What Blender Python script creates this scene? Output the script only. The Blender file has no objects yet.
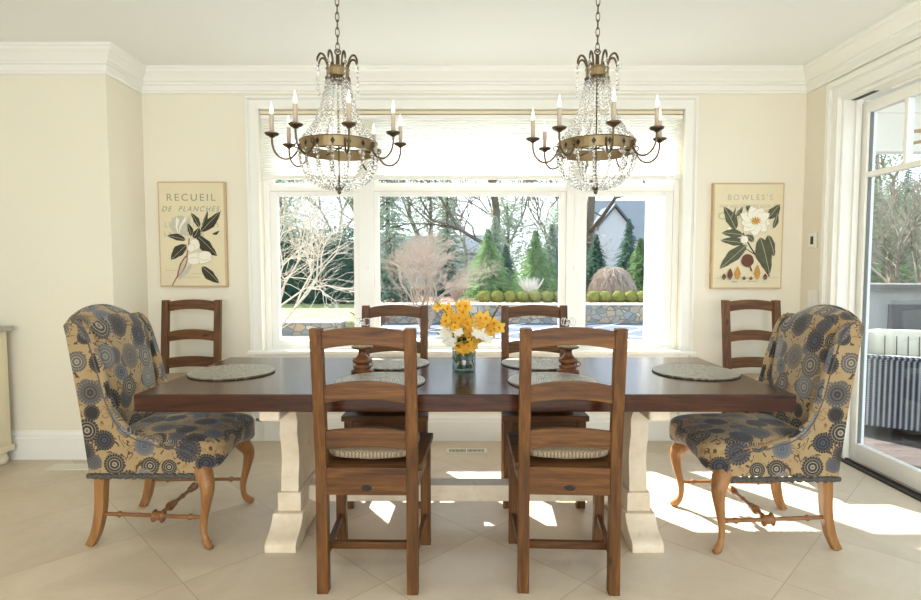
import bpy, math, random
from mathutils import Vector, Matrix
from math import sin, cos, pi, radians as R, atan, atan2, sqrt
random.seed(7)
col = bpy.context.scene.collection
# ---------------------------------------------------------------- materials
class NT:
    def __init__(s, name):
        s.m = bpy.data.materials.new(name); s.m.use_nodes = True
        s.t = s.m.node_tree; s.t.nodes.clear()
        s.out = s.n('ShaderNodeOutputMaterial')
    def n(s, typ, **kw):
        nd = s.t.nodes.new(typ)
        for k, v in kw.items():
            if k[0] == '_': setattr(nd, k[1:], v)
        return nd
    def set(s, sock, v):
        if hasattr(v, 'is_linked') or isinstance(v, bpy.types.NodeSocket): s.t.links.new(v, sock)
        else:
            if isinstance(v, (tuple, list)) and len(v) == 3 and sock.type == 'RGBA': v = (*v, 1)
            sock.default_value = v
    def math(s, op, a, b=None, c=None, clamp=False):
        nd = s.t.nodes.new('ShaderNodeMath'); nd.operation = op; nd.use_clamp = clamp
        s.set(nd.inputs[0], a)
        if b is not None: s.set(nd.inputs[1], b)
        if c is not None: s.set(nd.inputs[2], c)
        return nd.outputs[0]
    def vmath(s, op, a, b=None):
        nd = s.t.nodes.new('ShaderNodeVectorMath'); nd.operation = op
        s.set(nd.inputs[0], a)
        if b is not None: s.set(nd.inputs[1], b)
        return nd.outputs[0]
    def mix(s, f, a, b, blend='MIX'):
        nd = s.t.nodes.new('ShaderNodeMix'); nd.data_type = 'RGBA'; nd.blend_type = blend
        s.set(nd.inputs[0], f); s.set(nd.inputs[6], a); s.set(nd.inputs[7], b)
        return nd.outputs[2]
    def coord(s, which='Object'):
        return s.t.nodes.new('ShaderNodeTexCoord').outputs[which]
    def mapping(s, v, loc=(0,0,0), rot=(0,0,0), scale=(1,1,1)):
        nd = s.t.nodes.new('ShaderNodeMapping'); s.set(nd.inputs[0], v)
        nd.inputs[1].default_value = loc; nd.inputs[2].default_value = rot; nd.inputs[3].default_value = scale
        return nd.outputs[0]
    def noise(s, v, scale=5, detail=3, rough=.5, dist=0):
        nd = s.t.nodes.new('ShaderNodeTexNoise'); s.set(nd.inputs['Vector'], v)
        nd.inputs['Scale'].default_value = scale; nd.inputs['Detail'].default_value = detail
        nd.inputs['Roughness'].default_value = rough; nd.inputs['Distortion'].default_value = dist
        return nd.outputs[0]
    def ramp(s, f, stops, interp='LINEAR'):
        nd = s.t.nodes.new('ShaderNodeValToRGB'); s.set(nd.inputs[0], f); cr = nd.color_ramp; cr.interpolation = interp
        while len(cr.elements) < len(stops): cr.elements.new(.5)
        for e, (p, c) in zip(cr.elements, stops):
            e.position = p; e.color = (*c, 1) if len(c) == 3 else c
        return nd.outputs[0]
    def bump(s, h, strength=.2, dist=.01):
        nd = s.t.nodes.new('ShaderNodeBump'); s.set(nd.inputs['Height'], h)
        nd.inputs['Strength'].default_value = strength; nd.inputs['Distance'].default_value = dist
        return nd.outputs[0]
    def pbr(s, color, rough=.5, metal=0, normal=None, spec=.5, **kw):
        p = s.t.nodes.new('ShaderNodeBsdfPrincipled')
        s.set(p.inputs['Base Color'], color); s.set(p.inputs['Roughness'], rough); s.set(p.inputs['Metallic'], metal)
        p.inputs['Specular IOR Level'].default_value = spec
        if normal is not None: s.set(p.inputs['Normal'], normal)
        for k, v in kw.items(): s.set(p.inputs[k.replace('_', ' ')], v)
        s.t.links.new(p.outputs[0], s.out.inputs[0]); return s.m
    def surf(s, sock): s.t.links.new(sock, s.out.inputs[0]); return s.m
def lin(r, g, b):
    f = lambda c: (c/255/12.92) if c/255 <= .04045 else ((c/255+.055)/1.055)**2.4
    return (f(r), f(g), f(b))
def plain(name, rgb, rough=.5, metal=0, var=.06, scale=8, spec=.5, bump=0, **kw):
    t = NT(name); c = lin(*rgb); v = t.coord()
    n = t.noise(v, scale, 3)
    k = t.mix(n, tuple(x*(1-var) for x in c), tuple(min(1, x*(1+var)) for x in c))
    nm = t.bump(t.noise(v, scale*8, 4), bump, .004) if bump else None
    return t.pbr(k, rough, metal, nm, spec, **kw)
def wood(name, dark, mid, light, axis='X', rough=.5, scale=1.0, knots=True, seed=0, spec=.35, coat=0):
    t = NT(name); v = t.coord()
    oi = t.n('ShaderNodeObjectInfo')
    off = t.vmath('MULTIPLY', oi.outputs['Random'], (7.3, 5.1, 3.7))
    v = t.vmath('ADD', v, off); v = t.vmath('ADD', v, (seed, seed*.7, seed*.3))
    sc = {'X': (1.2, 14, 14), 'Y': (14, 1.2, 14), 'Z': (14, 14, 1.2)}[axis]
    m = t.mapping(v, scale=tuple(k*scale for k in sc))
    n1 = t.noise(m, 1.6, 5, .6, 1.2)
    n2 = t.noise(m, 7, 4, .65, .4)
    f = t.math('ADD', t.math('MULTIPLY', n1, .65), t.math('MULTIPLY', n2, .35))
    c = t.ramp(f, [(.3, lin(*dark)), (.5, lin(*mid)), (.68, lin(*light))])
    if knots:
        sk = {'X': (2.5, 7, 7), 'Y': (7, 2.5, 7), 'Z': (7, 7, 2.5)}[axis]
        vo = t.n('ShaderNodeTexVoronoi'); t.set(vo.inputs['Vector'], t.mapping(v, scale=sk)); vo.inputs['Scale'].default_value = 1.1
        k = t.math('LESS_THAN', vo.outputs['Distance'], .075)
        c = t.mix(t.math('MULTIPLY', k, .75), c, tuple(x*.35 for x in lin(*dark)))
    return t.pbr(c, rough, 0, t.bump(f, .12, .003), spec, Coat_Weight=coat, Coat_Roughness=.15)
M = {}
M['wall'] = plain('warm_cream_wall_paint', (238, 231, 212), .75, 0, .01, 2, .2, .03)
M['trim'] = plain('ivory_trim_paint', (243, 242, 233), .38, 0, .01, 3, .4)
M['ceil'] = plain('white_ceiling_paint', (246, 248, 243), .85, 0, .01, 2, .1)
M['sash'] = plain('white_window_paint', (246, 245, 238), .35, 0, .01, 3, .4)
def floor_mat():
    t = NT('beige_limestone_tile'); v = t.coord()
    a = sqrt(.5); S = .61
    u = t.math('MULTIPLY', t.vmath('DOT_PRODUCT', v, (a, a, 0)), 1)
    nd = t.t.nodes.new('ShaderNodeVectorMath'); nd.operation = 'DOT_PRODUCT'; t.set(nd.inputs[0], v); nd.inputs[1].default_value = (a, a, 0); u = nd.outputs['Value']
    nd = t.t.nodes.new('ShaderNodeVectorMath'); nd.operation = 'DOT_PRODUCT'; t.set(nd.inputs[0], v); nd.inputs[1].default_value = (-a, a, 0); w = nd.outputs['Value']
    u = t.math('DIVIDE', t.math('SUBTRACT', u, .806-6.1), S); w = t.math('DIVIDE', t.math('SUBTRACT', w, .665-6.1), S)
    def edge(x):
        fr = t.math('FRACT', x); return t.math('MINIMUM', fr, t.math('SUBTRACT', 1, fr))
    e = t.math('MINIMUM', edge(u), edge(w))
    grout = t.math('LESS_THAN', e, .0042)
    cid = t.n('ShaderNodeCombineXYZ'); t.set(cid.inputs[0], t.math('FLOOR', u)); t.set(cid.inputs[1], t.math('FLOOR', w))
    wn = t.n('ShaderNodeTexWhiteNoise'); t.set(wn.inputs['Vector'], cid.outputs[0])
    vv = t.vmath('ADD', v, t.vmath('MULTIPLY', wn.outputs['Color'], (9, 9, 9)))
    n = t.noise(vv, 2.2, 6, .6, .6); n2 = t.noise(vv, 16, 5, .7)
    c = t.ramp(n, [(.3, lin(198, 182, 157)), (.5, lin(212, 197, 173)), (.7, lin(222, 209, 187))])
    c = t.mix(t.math('MULTIPLY', n2, .35), c, lin(190, 170, 140))
    c = t.mix(t.math('MULTIPLY', wn.outputs['Value'], .16), c, lin(187, 165, 135))
    c = t.mix(grout, c, lin(184, 166, 138))
    h = t.math('SUBTRACT', t.math('MULTIPLY', n2, .15), grout)
    return t.pbr(c, t.math('ADD', .33, t.math('MULTIPLY', n2, .15)), 0, t.bump(h, .1, .003), .5)
M['floor'] = floor_mat()
M['pineX'] = wood('honey_brown_pine_along_x', (54, 30, 10), (94, 58, 22), (128, 85, 38), 'X')
M['pineY'] = wood('honey_brown_pine_along_y', (54, 30, 10), (94, 58, 22), (128, 85, 38), 'Y')
M['pineZ'] = wood('honey_brown_pine_along_z', (54, 31, 11), (94, 58, 23), (126, 84, 39), 'Z')
def table_mat():
    t = NT('reddish_brown_plank_tabletop'); v = t.coord()
    sx = t.n('ShaderNodeSeparateXYZ'); t.set(sx.inputs[0], v)
    pl = t.math('DIVIDE', t.math('ADD', sx.outputs[1], 5), .17)
    fr = t.math('FRACT', pl); e = t.math('LESS_THAN', fr, .012)
    wn = t.n('ShaderNodeTexWhiteNoise'); wn.noise_dimensions = '1D'; t.set(wn.inputs['W'], t.math('FLOOR', pl))
    vv = t.vmath('ADD', v, t.vmath('MULTIPLY', wn.outputs['Color'], (5, 5, 5)))
    m = t.mapping(vv, scale=(1.1, 13, 13))
    n1 = t.noise(m, 1.5, 5, .6, 1.0); n2 = t.noise(m, 7, 4, .7)
    f = t.math('ADD', t.math('MULTIPLY', n1, .6), t.math('MULTIPLY', n2, .4))
    c = t.ramp(f, [(.3, lin(30, 13, 6)), (.5, lin(60, 28, 11)), (.7, lin(94, 50, 23))])
    vo = t.n('ShaderNodeTexVoronoi'); t.set(vo.inputs['Vector'], t.mapping(v, scale=(2.0, 8, 8))); vo.inputs['Scale'].default_value = 1.0
    c = t.mix(t.math('MULTIPLY', t.math('LESS_THAN', vo.outputs['Distance'], .07), .8), c, lin(26, 12, 7))
    c = t.mix(t.math('MULTIPLY', wn.outputs['Value'], .18), c, lin(80, 40, 20))
    c = t.mix(e, c, lin(40, 18, 10))
    return t.pbr(c, t.math('ADD', .15, t.math('MULTIPLY', n2, .10)), 0, t.bump(f, .08, .002), .42)
M['table'] = table_mat()
def antique():
    t = NT('antiqued_cream_paint'); v = t.coord()
    n = t.noise(v, 9, 6, .7); n2 = t.noise(t.mapping(v, scale=(3, 3, 14)), 3, 4)
    c = t.ramp(n, [(.35, lin(220, 202, 172)), (.55, lin(230, 214, 188)), (.75, lin(236, 222, 200))])
    c = t.mix(t.math('MULTIPLY', t.math('GREATER_THAN', n2, .68), .5), c, lin(204, 182, 144))
    return t.pbr(c, .55, 0, t.bump(n, .1, .002), .3)
M['antique'] = antique()
M['leg'] = wood('light_cherry_leg_wood', (120, 80, 44), (152, 106, 62), (174, 128, 80), 'Z', .3, 1, False)
M['legs2'] = wood('turned_stretcher_wood', (104, 66, 36), (136, 92, 52), (156, 110, 68), 'X', .3, 1, False)
M['iron'] = plain('aged_bronze_metal', (104, 88, 66), .38, .85, .35, 30)
M['iron2'] = plain('gilded_champagne_bronze_band', (150, 130, 96), .4, .8, .3, 25)
M['plaque'] = plain('dark_plaque', (38, 34, 28), .4, .3, .1)
M['candle'] = plain('taupe_candle_sleeve', (196, 178, 158), .6, 0, .04)
M['darkholder'] = wood('dark_turned_wood', (52, 28, 14), (98, 58, 32), (132, 84, 50), 'X', .3, 1.2, False)
M['blk'] = plain('black_plastic', (24, 24, 26), .35)
M['vent'] = plain('vent_white_metal', (228, 222, 204), .45, .1)
M['ventdark'] = plain('vent_dark_duct', (46, 40, 34), .8)
def fabric():
    t = NT('medallion_print_upholstery'); uv = t.coord('UV')
    base = lin(188, 156, 106)
    n = t.noise(uv, 7, 4, .6)
    c = t.mix(n, lin(142, 116, 80), lin(178, 154, 114))
    # curls: thin contours of a distorted noise
    n2 = t.noise(uv, 13, 1, .5, 1.5)
    fr = t.math('ABSOLUTE', t.math('SUBTRACT', t.math('FRACT', t.math('MULTIPLY', n2, 4.0)), .5))
    cur = t.math('LESS_THAN', fr, .09)
    msk = t.math('GREATER_THAN', t.noise(uv, 17, 1), .44)
    c = t.mix(t.math('MULTIPLY', t.math('MULTIPLY', cur, msk), .9), c, lin(62, 48, 40))
    blot = t.math('GREATER_THAN', t.noise(uv, 10, 2), .6)
    c = t.mix(t.math('MULTIPLY', blot, .55), c, lin(150, 110, 62))
    def layer(c, scale, off, rand, rmin, rvar, cover):
        v = t.mapping(uv, loc=off)
        vo = t.n('ShaderNodeTexVoronoi'); vo.voronoi_dimensions = '2D'; t.set(vo.inputs['Vector'], v)
        vo.inputs['Scale'].default_value = scale; vo.inputs['Randomness'].default_value = rand
        d = vo.outputs['Distance']; sep = t.n('ShaderNodeSeparateColor'); t.set(sep.inputs[0], vo.outputs['Color'])
        dl = t.vmath('SUBTRACT', v, vo.outputs['Position']); sx = t.n('ShaderNodeSeparateXYZ'); t.set(sx.inputs[0], dl)
        ang = t.math('ARCTAN2', sx.outputs[1], sx.outputs[0])
        rad = t.math('ADD', rmin, t.math('MULTIPLY', sep.outputs[0], rvar))
        pet = t.math('SINE', t.math('MULTIPLY', ang, 22))
        q = t.math('DIVIDE', d, rad); q = t.math('ADD', q, t.math('MULTIPLY', pet, .025))
        main = t.ramp(sep.outputs[1], [(0, lin(52, 47, 45)), (.28, lin(90, 85, 82)), (.48, lin(112, 99, 82)), (.66, lin(70, 63, 60)), (.85, lin(104, 105, 107))], 'CONSTANT')
        alt = t.ramp(sep.outputs[2], [(0, lin(160, 148, 124)), (.4, lin(76, 80, 92)), (.7, lin(54, 48, 44))], 'CONSTANT')
        w1 = t.ramp(q, [(0, (.3,)*3), (.12, (1,)*3), (.24, (0,)*3), (.44, (1,)*3), (.52, (0,)*3), (.70, (.8,)*3), (.75, (0,)*3)], 'CONSTANT')
        petm = t.math('MULTIPLY', t.math('GREATER_THAN', pet, .35), t.math('GREATER_THAN', q, .75))
        k = t.mix(w1, main, alt); k = t.mix(t.math('MULTIPLY', petm, .35), k, lin(150, 138, 112))
        ins = t.math('LESS_THAN', q, 1.0)
        if cover < 1: ins = t.math('MULTIPLY', ins, t.math('LESS_THAN', sep.outputs[2], cover))
        return t.mix(ins, c, k)
    c = layer(c, 8.2, (.3, .7, 0), .75, .26, .14, .95)
    c = layer(c, 6.5, (5.1, 2.2, 0), .6, .31, .13, 1)
    wv = t.noise(uv, 420, 2)
    return t.pbr(c, .85, 0, t.bump(wv, .15, .001), .2, Sheen_Weight=.2)
M['fabric'] = fabric()
M['fringe'] = plain('blue_grey_fringe', (92, 88, 82), .95, 0, .35, 90, .1, .6)
def woven(name, c1, c2, scale=160, rough=.8):
    t = NT(name); v = t.coord()
    w = t.noise(v, scale, 2, .8)
    sx = t.n('ShaderNodeSeparateXYZ'); t.set(sx.inputs[0], v)
    a = t.math('SINE', t.math('MULTIPLY', sx.outputs[0], 420)); b = t.math('SINE', t.math('MULTIPLY', sx.outputs[1], 420))
    h = t.math('MULTIPLY', a, b)
    f = t.math('ADD', t.math('MULTIPLY', h, .25), w)
    c = t.ramp(f, [(.35, lin(*c1)), (.65, lin(*c2))])
    return t.pbr(c, rough, 0, t.bump(f, .5, .002), .3)
M['cushion'] = woven('woven_tan_cushion_fabric', (126, 108, 86), (184, 164, 134))
def mat_mat():
    t = NT('braided_silver_placemat'); v = t.coord()
    l = t.n('ShaderNodeVectorMath'); l.operation = 'LENGTH'; t.set(l.inputs[0], v)
    r = l.outputs['Value']
    s = t.math('SINE', t.math('MULTIPLY', r, 520)); n = t.noise(v, 75, 3, .9)
    f = t.math('ADD', t.math('MULTIPLY', s, .14), n)
    c = t.ramp(f, [(.36, lin(78, 70, 54)), (.5, lin(138, 132, 114)), (.62, lin(206, 202, 188))])
    return t.pbr(c, .45, .15, t.bump(f, .6, .003), .5)
M['mat'] = mat_mat()
def thin_glass(name, tint=(1, 1, 1), ior=1.5, mult=1.0):
    t = NT(name)
    tr = t.n('ShaderNodeBsdfTransparent'); tr.inputs[0].default_value = (*tint, 1)
    gl = t.n('ShaderNodeBsdfGlossy'); gl.inputs['Roughness'].default_value = .0
    ge = t.n('ShaderNodeNewGeometry'); dt = t.n('ShaderNodeVectorMath'); dt.operation = 'DOT_PRODUCT'
    t.set(dt.inputs[0], ge.outputs['Incoming']); t.set(dt.inputs[1], ge.outputs['Normal'])
    f0 = ((ior-1)/(ior+1))**2
    q = t.math('POWER', t.math('SUBTRACT', 1, t.math('ABSOLUTE', dt.outputs['Value'])), 5)
    fr = t.math('ADD', f0, t.math('MULTIPLY', q, 1-f0))      # reflection of a thin sheet
    mx = t.n('ShaderNodeMixShader'); t.set(mx.inputs[0], t.math('MULTIPLY', fr, mult, clamp=True)); t.t.links.new(tr.outputs[0], mx.inputs[1]); t.t.links.new(gl.outputs[0], mx.inputs[2])
    return t.surf(mx.outputs[0])
M['glass'] = thin_glass('window_glass', (.97, .985, .985), 1.45, .12)
M['doorglass'] = thin_glass('grey_tinted_door_glass', (.93, .95, .95), 1.5, 1.4)
M['vaseglass'] = thin_glass('vase_glass', (.93, .97, .96), 1.6, 1.6)
def crystal():
    t = NT('cut_crystal'); g = t.n('ShaderNodeBsdfGlass'); g.inputs['Roughness'].default_value = .02; g.inputs['IOR'].default_value = 1.52
    g.inputs['Color'].default_value = (1, 1, 1, 1)
    tr = t.n('ShaderNodeBsdfTransparent'); mx = t.n('ShaderNodeMixShader'); mx.inputs[0].default_value = .35
    t.t.links.new(g.outputs[0], mx.inputs[1]); t.t.links.new(tr.outputs[0], mx.inputs[2])
    return t.surf(mx.outputs[0])
M['crystal'] = crystal()
def shade_mat():
    t = NT('white_pleated_shade_cloth')
    d = t.n('ShaderNodeBsdfDiffuse'); d.inputs[0].default_value = (.86, .85, .8, 1)
    tl = t.n('ShaderNodeBsdfTranslucent'); tl.inputs[0].default_value = (.93, .91, .84, 1)
    mx = t.n('ShaderNodeMixShader'); mx.inputs[0].default_value = .5
    t.t.links.new(d.outputs[0], mx.inputs[1]); t.t.links.new(tl.outputs[0], mx.inputs[2])
    return t.surf(mx.outputs[0])
M['shade'] = shade_mat()
def emit(name, rgb, st):
    t = NT(name); e = t.n('ShaderNodeEmission'); e.inputs[0].default_value = (*rgb, 1); e.inputs[1].default_value = st
    return t.surf(e.outputs[0])
M['bulb'] = emit('glowing_flame_bulb', (1, .80, .58), 5)
def leafy(name, a, b, trans=.3):
    t = NT(name); v = t.coord(); n = t.noise(v, 3, 3)
    c = t.mix(n, lin(*a), lin(*b))
    d = t.n('ShaderNodeBsdfDiffuse'); t.set(d.inputs[0], c)
    tl = t.n('ShaderNodeBsdfTranslucent'); t.set(tl.inputs[0], c)
    mx = t.n('ShaderNodeMixShader'); mx.inputs[0].default_value = trans
    t.t.links.new(d.outputs[0], mx.inputs[1]); t.t.links.new(tl.outputs[0], mx.inputs[2])
    return t.surf(mx.outputs[0])
M['spruce'] = leafy('green_conifer_needles', (84, 118, 78), (140, 164, 108), .4)
M['darkspruce'] = leafy('dark_conifer_needles', (62, 92, 80), (104, 130, 108), .35)
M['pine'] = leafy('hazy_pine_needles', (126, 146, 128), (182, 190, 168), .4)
M['hedge'] = leafy('dark_hedge_leaves', (48, 78, 72), (78, 106, 88), .3)
M['box'] = leafy('yellow_green_boxwood', (84, 98, 50), (158, 150, 88), .1)
M['weep'] = leafy('pinkish_weeping_twigs', (172, 154, 140), (212, 196, 182), .3)
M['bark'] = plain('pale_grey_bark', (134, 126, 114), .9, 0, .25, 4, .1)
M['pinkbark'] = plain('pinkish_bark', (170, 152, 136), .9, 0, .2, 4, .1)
M['tanbark'] = plain('pale_tan_bark', (188, 176, 158), .9, 0, .2, 4, .1)  # plain pale tan bark with random tone variation
M['trunk'] = plain('tree_trunk_bark', (108, 98, 86), .9, 0, .3, 3, .1, .4)
M['lawn'] = plain('winter_lawn', (140, 142, 96), .95, 0, .3, 1.2, .1, .3)
def stone():
    t = NT('fieldstone_masonry'); v = t.coord()
    vo = t.n('ShaderNodeTexVoronoi'); t.set(vo.inputs['Vector'], t.mapping(v, scale=(1, 1, 1.3))); vo.inputs['Scale'].default_value = 4.2
    ve = t.n('ShaderNodeTexVoronoi'); ve.feature = 'DISTANCE_TO_EDGE'; t.set(ve.inputs['Vector'], t.mapping(v, scale=(1, 1, 1.3))); ve.inputs['Scale'].default_value = 4.2
    s = t.n('ShaderNodeSeparateColor'); t.set(s.inputs[0], vo.outputs['Color'])
    c = t.ramp(s.outputs[0], [(0, lin(120, 124, 122)), (.3, lin(150, 148, 138)), (.55, lin(176, 150, 122)), (.75, lin(134, 140, 146)), (1, lin(190, 182, 166))])
    c = t.mix(t.math('LESS_THAN', ve.outputs['Distance'], .05), c, lin(120, 112, 100))
    return t.pbr(c, .9, 0, t.bump(ve.outputs['Distance'], .4, .02), .2)
M['stone'] = stone()
M['coping'] = plain('pale_stone_coping', (214, 210, 200), .8, 0, .08, 3, .2)
def patio():
    t = NT('bluestone_patio_with_white_joints'); v = t.coord()
    m = t.mapping(v, rot=(0, 0, R(38)))
    sx = t.n('ShaderNodeSeparateXYZ'); t.set(sx.inputs[0], m)
    a = t.math('LESS_THAN', t.math('FRACT', t.math('MULTIPLY', sx.outputs[0], .9)), .07)
    b = t.math('LESS_THAN', t.math('FRACT', t.math('MULTIPLY', sx.outputs[1], .45)), .03)
    n = t.noise(v, 2, 4)
    c = t.mix(n, lin(66, 74, 86), lin(94, 102, 112))
    c = t.mix(t.math('MAXIMUM', a, b), c, lin(226, 228, 228))
    return t.pbr(c, .7, 0, None, .3)
M['patio'] = patio()
M['gravel'] = plain('pale_gravel_path', (150, 144, 132), .95, 0, .2, 2, .1)
M['mulch'] = plain('brown_mulch', (122, 96, 78), .95, 0, .3, 3, .1)
M['siding'] = plain('pale_house_siding', (190, 198, 204), .8, 0, .03, 2, .2)
M['bluesiding'] = plain('blue_grey_house_siding', (146, 162, 184), .8, 0, .03, 2, .2)
def shingle():
    t = NT('grey_roof_shingles'); v = t.coord()
    n = t.noise(t.mapping(v, scale=(3, 3, 16)), 2, 3)
    c = t.mix(n, lin(78, 86, 94), lin(112, 120, 126)); return t.pbr(c, .9, 0, None, .1)
M['shingle'] = shingle()
M['deck'] = wood('dark_slate_brown_deck', (66, 58, 56), (92, 82, 78), (116, 104, 98), 'X', .7, .6, False)
def wicker():
    t = NT('grey_woven_wicker'); v = t.coord()
    sx = t.n('ShaderNodeSeparateXYZ'); t.set(sx.inputs[0], v)
    h = t.math('ADD', sx.outputs[0], sx.outputs[1])
    st = t.math('SINE', t.math('MULTIPLY', h, 170)); row = t.math('SINE', t.math('MULTIPLY', sx.outputs[2], 430))
    f = t.math('ADD', t.math('MULTIPLY', st, .3), t.math('MULTIPLY', row, .2)); f = t.math('ADD', f, .5)
    c = t.ramp(f, [(.25, lin(30, 32, 36)), (.55, lin(84, 88, 94)), (.8, lin(176, 180, 184))])
    return t.pbr(c, .6, 0, t.bump(f, .5, .004), .4)
M['wicker'] = wicker()
M['pillow'] = plain('cream_outdoor_cloth', (226, 220, 200), .9, 0, .06, 20, .1)
M['beige'] = plain('beige_outdoor_cloth', (176, 160, 138), .9, 0, .06, 20, .1)
M['stripe'] = plain('dark_stripe_cloth', (88, 84, 78), .9)
M['canvas'] = plain('aged_cream_canvas', (226, 214, 180), .8, 0, .07, 5, .2)
M['canvas_edge'] = plain('toned_tan_canvas_edge', (206, 180, 142), .8, 0, .1, 9, .2)
M['ink'] = plain('faded_grey_green_ink', (142, 148, 126), .8)
M['ink2'] = plain('faint_ink', (178, 178, 152), .8)
M['leafdark'] = plain('printed_dark_leaf', (62, 58, 42), .8, 0, .3, 25)
M['leafgreen'] = plain('printed_olive_leaf', (88, 90, 66), .8, 0, .35, 25)
M['petal'] = plain('printed_ivory_petal', (240, 234, 214), .8, 0, .08, 40)
M['petalgrey'] = plain('printed_grey_petal', (196, 192, 174), .8, 0, .15, 40)
M['redprint'] = plain('printed_red_bud', (150, 88, 70), .8, 0, .2, 40)
M['brownprint'] = plain('printed_brown_seed', (106, 66, 48), .8, 0, .25, 40)
M['ochre'] = plain('printed_ochre_centre', (196, 146, 66), .8, 0, .2, 60)
M['orchid'] = leafy('golden_orchid_petal', (236, 178, 44), (250, 216, 110), .4)
M['orchid2'] = leafy('amber_orchid_lip', (214, 120, 20), (240, 160, 40), .3)
M['whiteflower'] = leafy('white_flower_petal', (244, 240, 224), (252, 250, 240), .35)
M['stem'] = leafy('green_stem', (40, 66, 24), (84, 112, 46), .2)
M['cab'] = plain('cream_cabinet_paint', (232, 220, 188), .5, 0, .03, 6, .3)
M['cabtop'] = plain('grey_stone_top', (176, 172, 160), .35, 0, .1, 20)
M['fan'] = plain('tan_fan_blade_wood', (196, 160, 116), .5, 0, .08, 8)
M['greyhouse'] = plain('grey_outbuilding_wall', (140, 140, 136), .9)
M['darkgrey'] = plain('dark_outbuilding_eave', (96, 94, 92), .9)
M['water'] = thin_glass('vase_water', (.86, .93, .88), 1.33)
M['seal'] = plain('grey_glazing_seal', (120, 122, 114), .6)
M['frame_dark'] = plain('dark_track_rubber', (44, 42, 40), .6)
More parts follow.
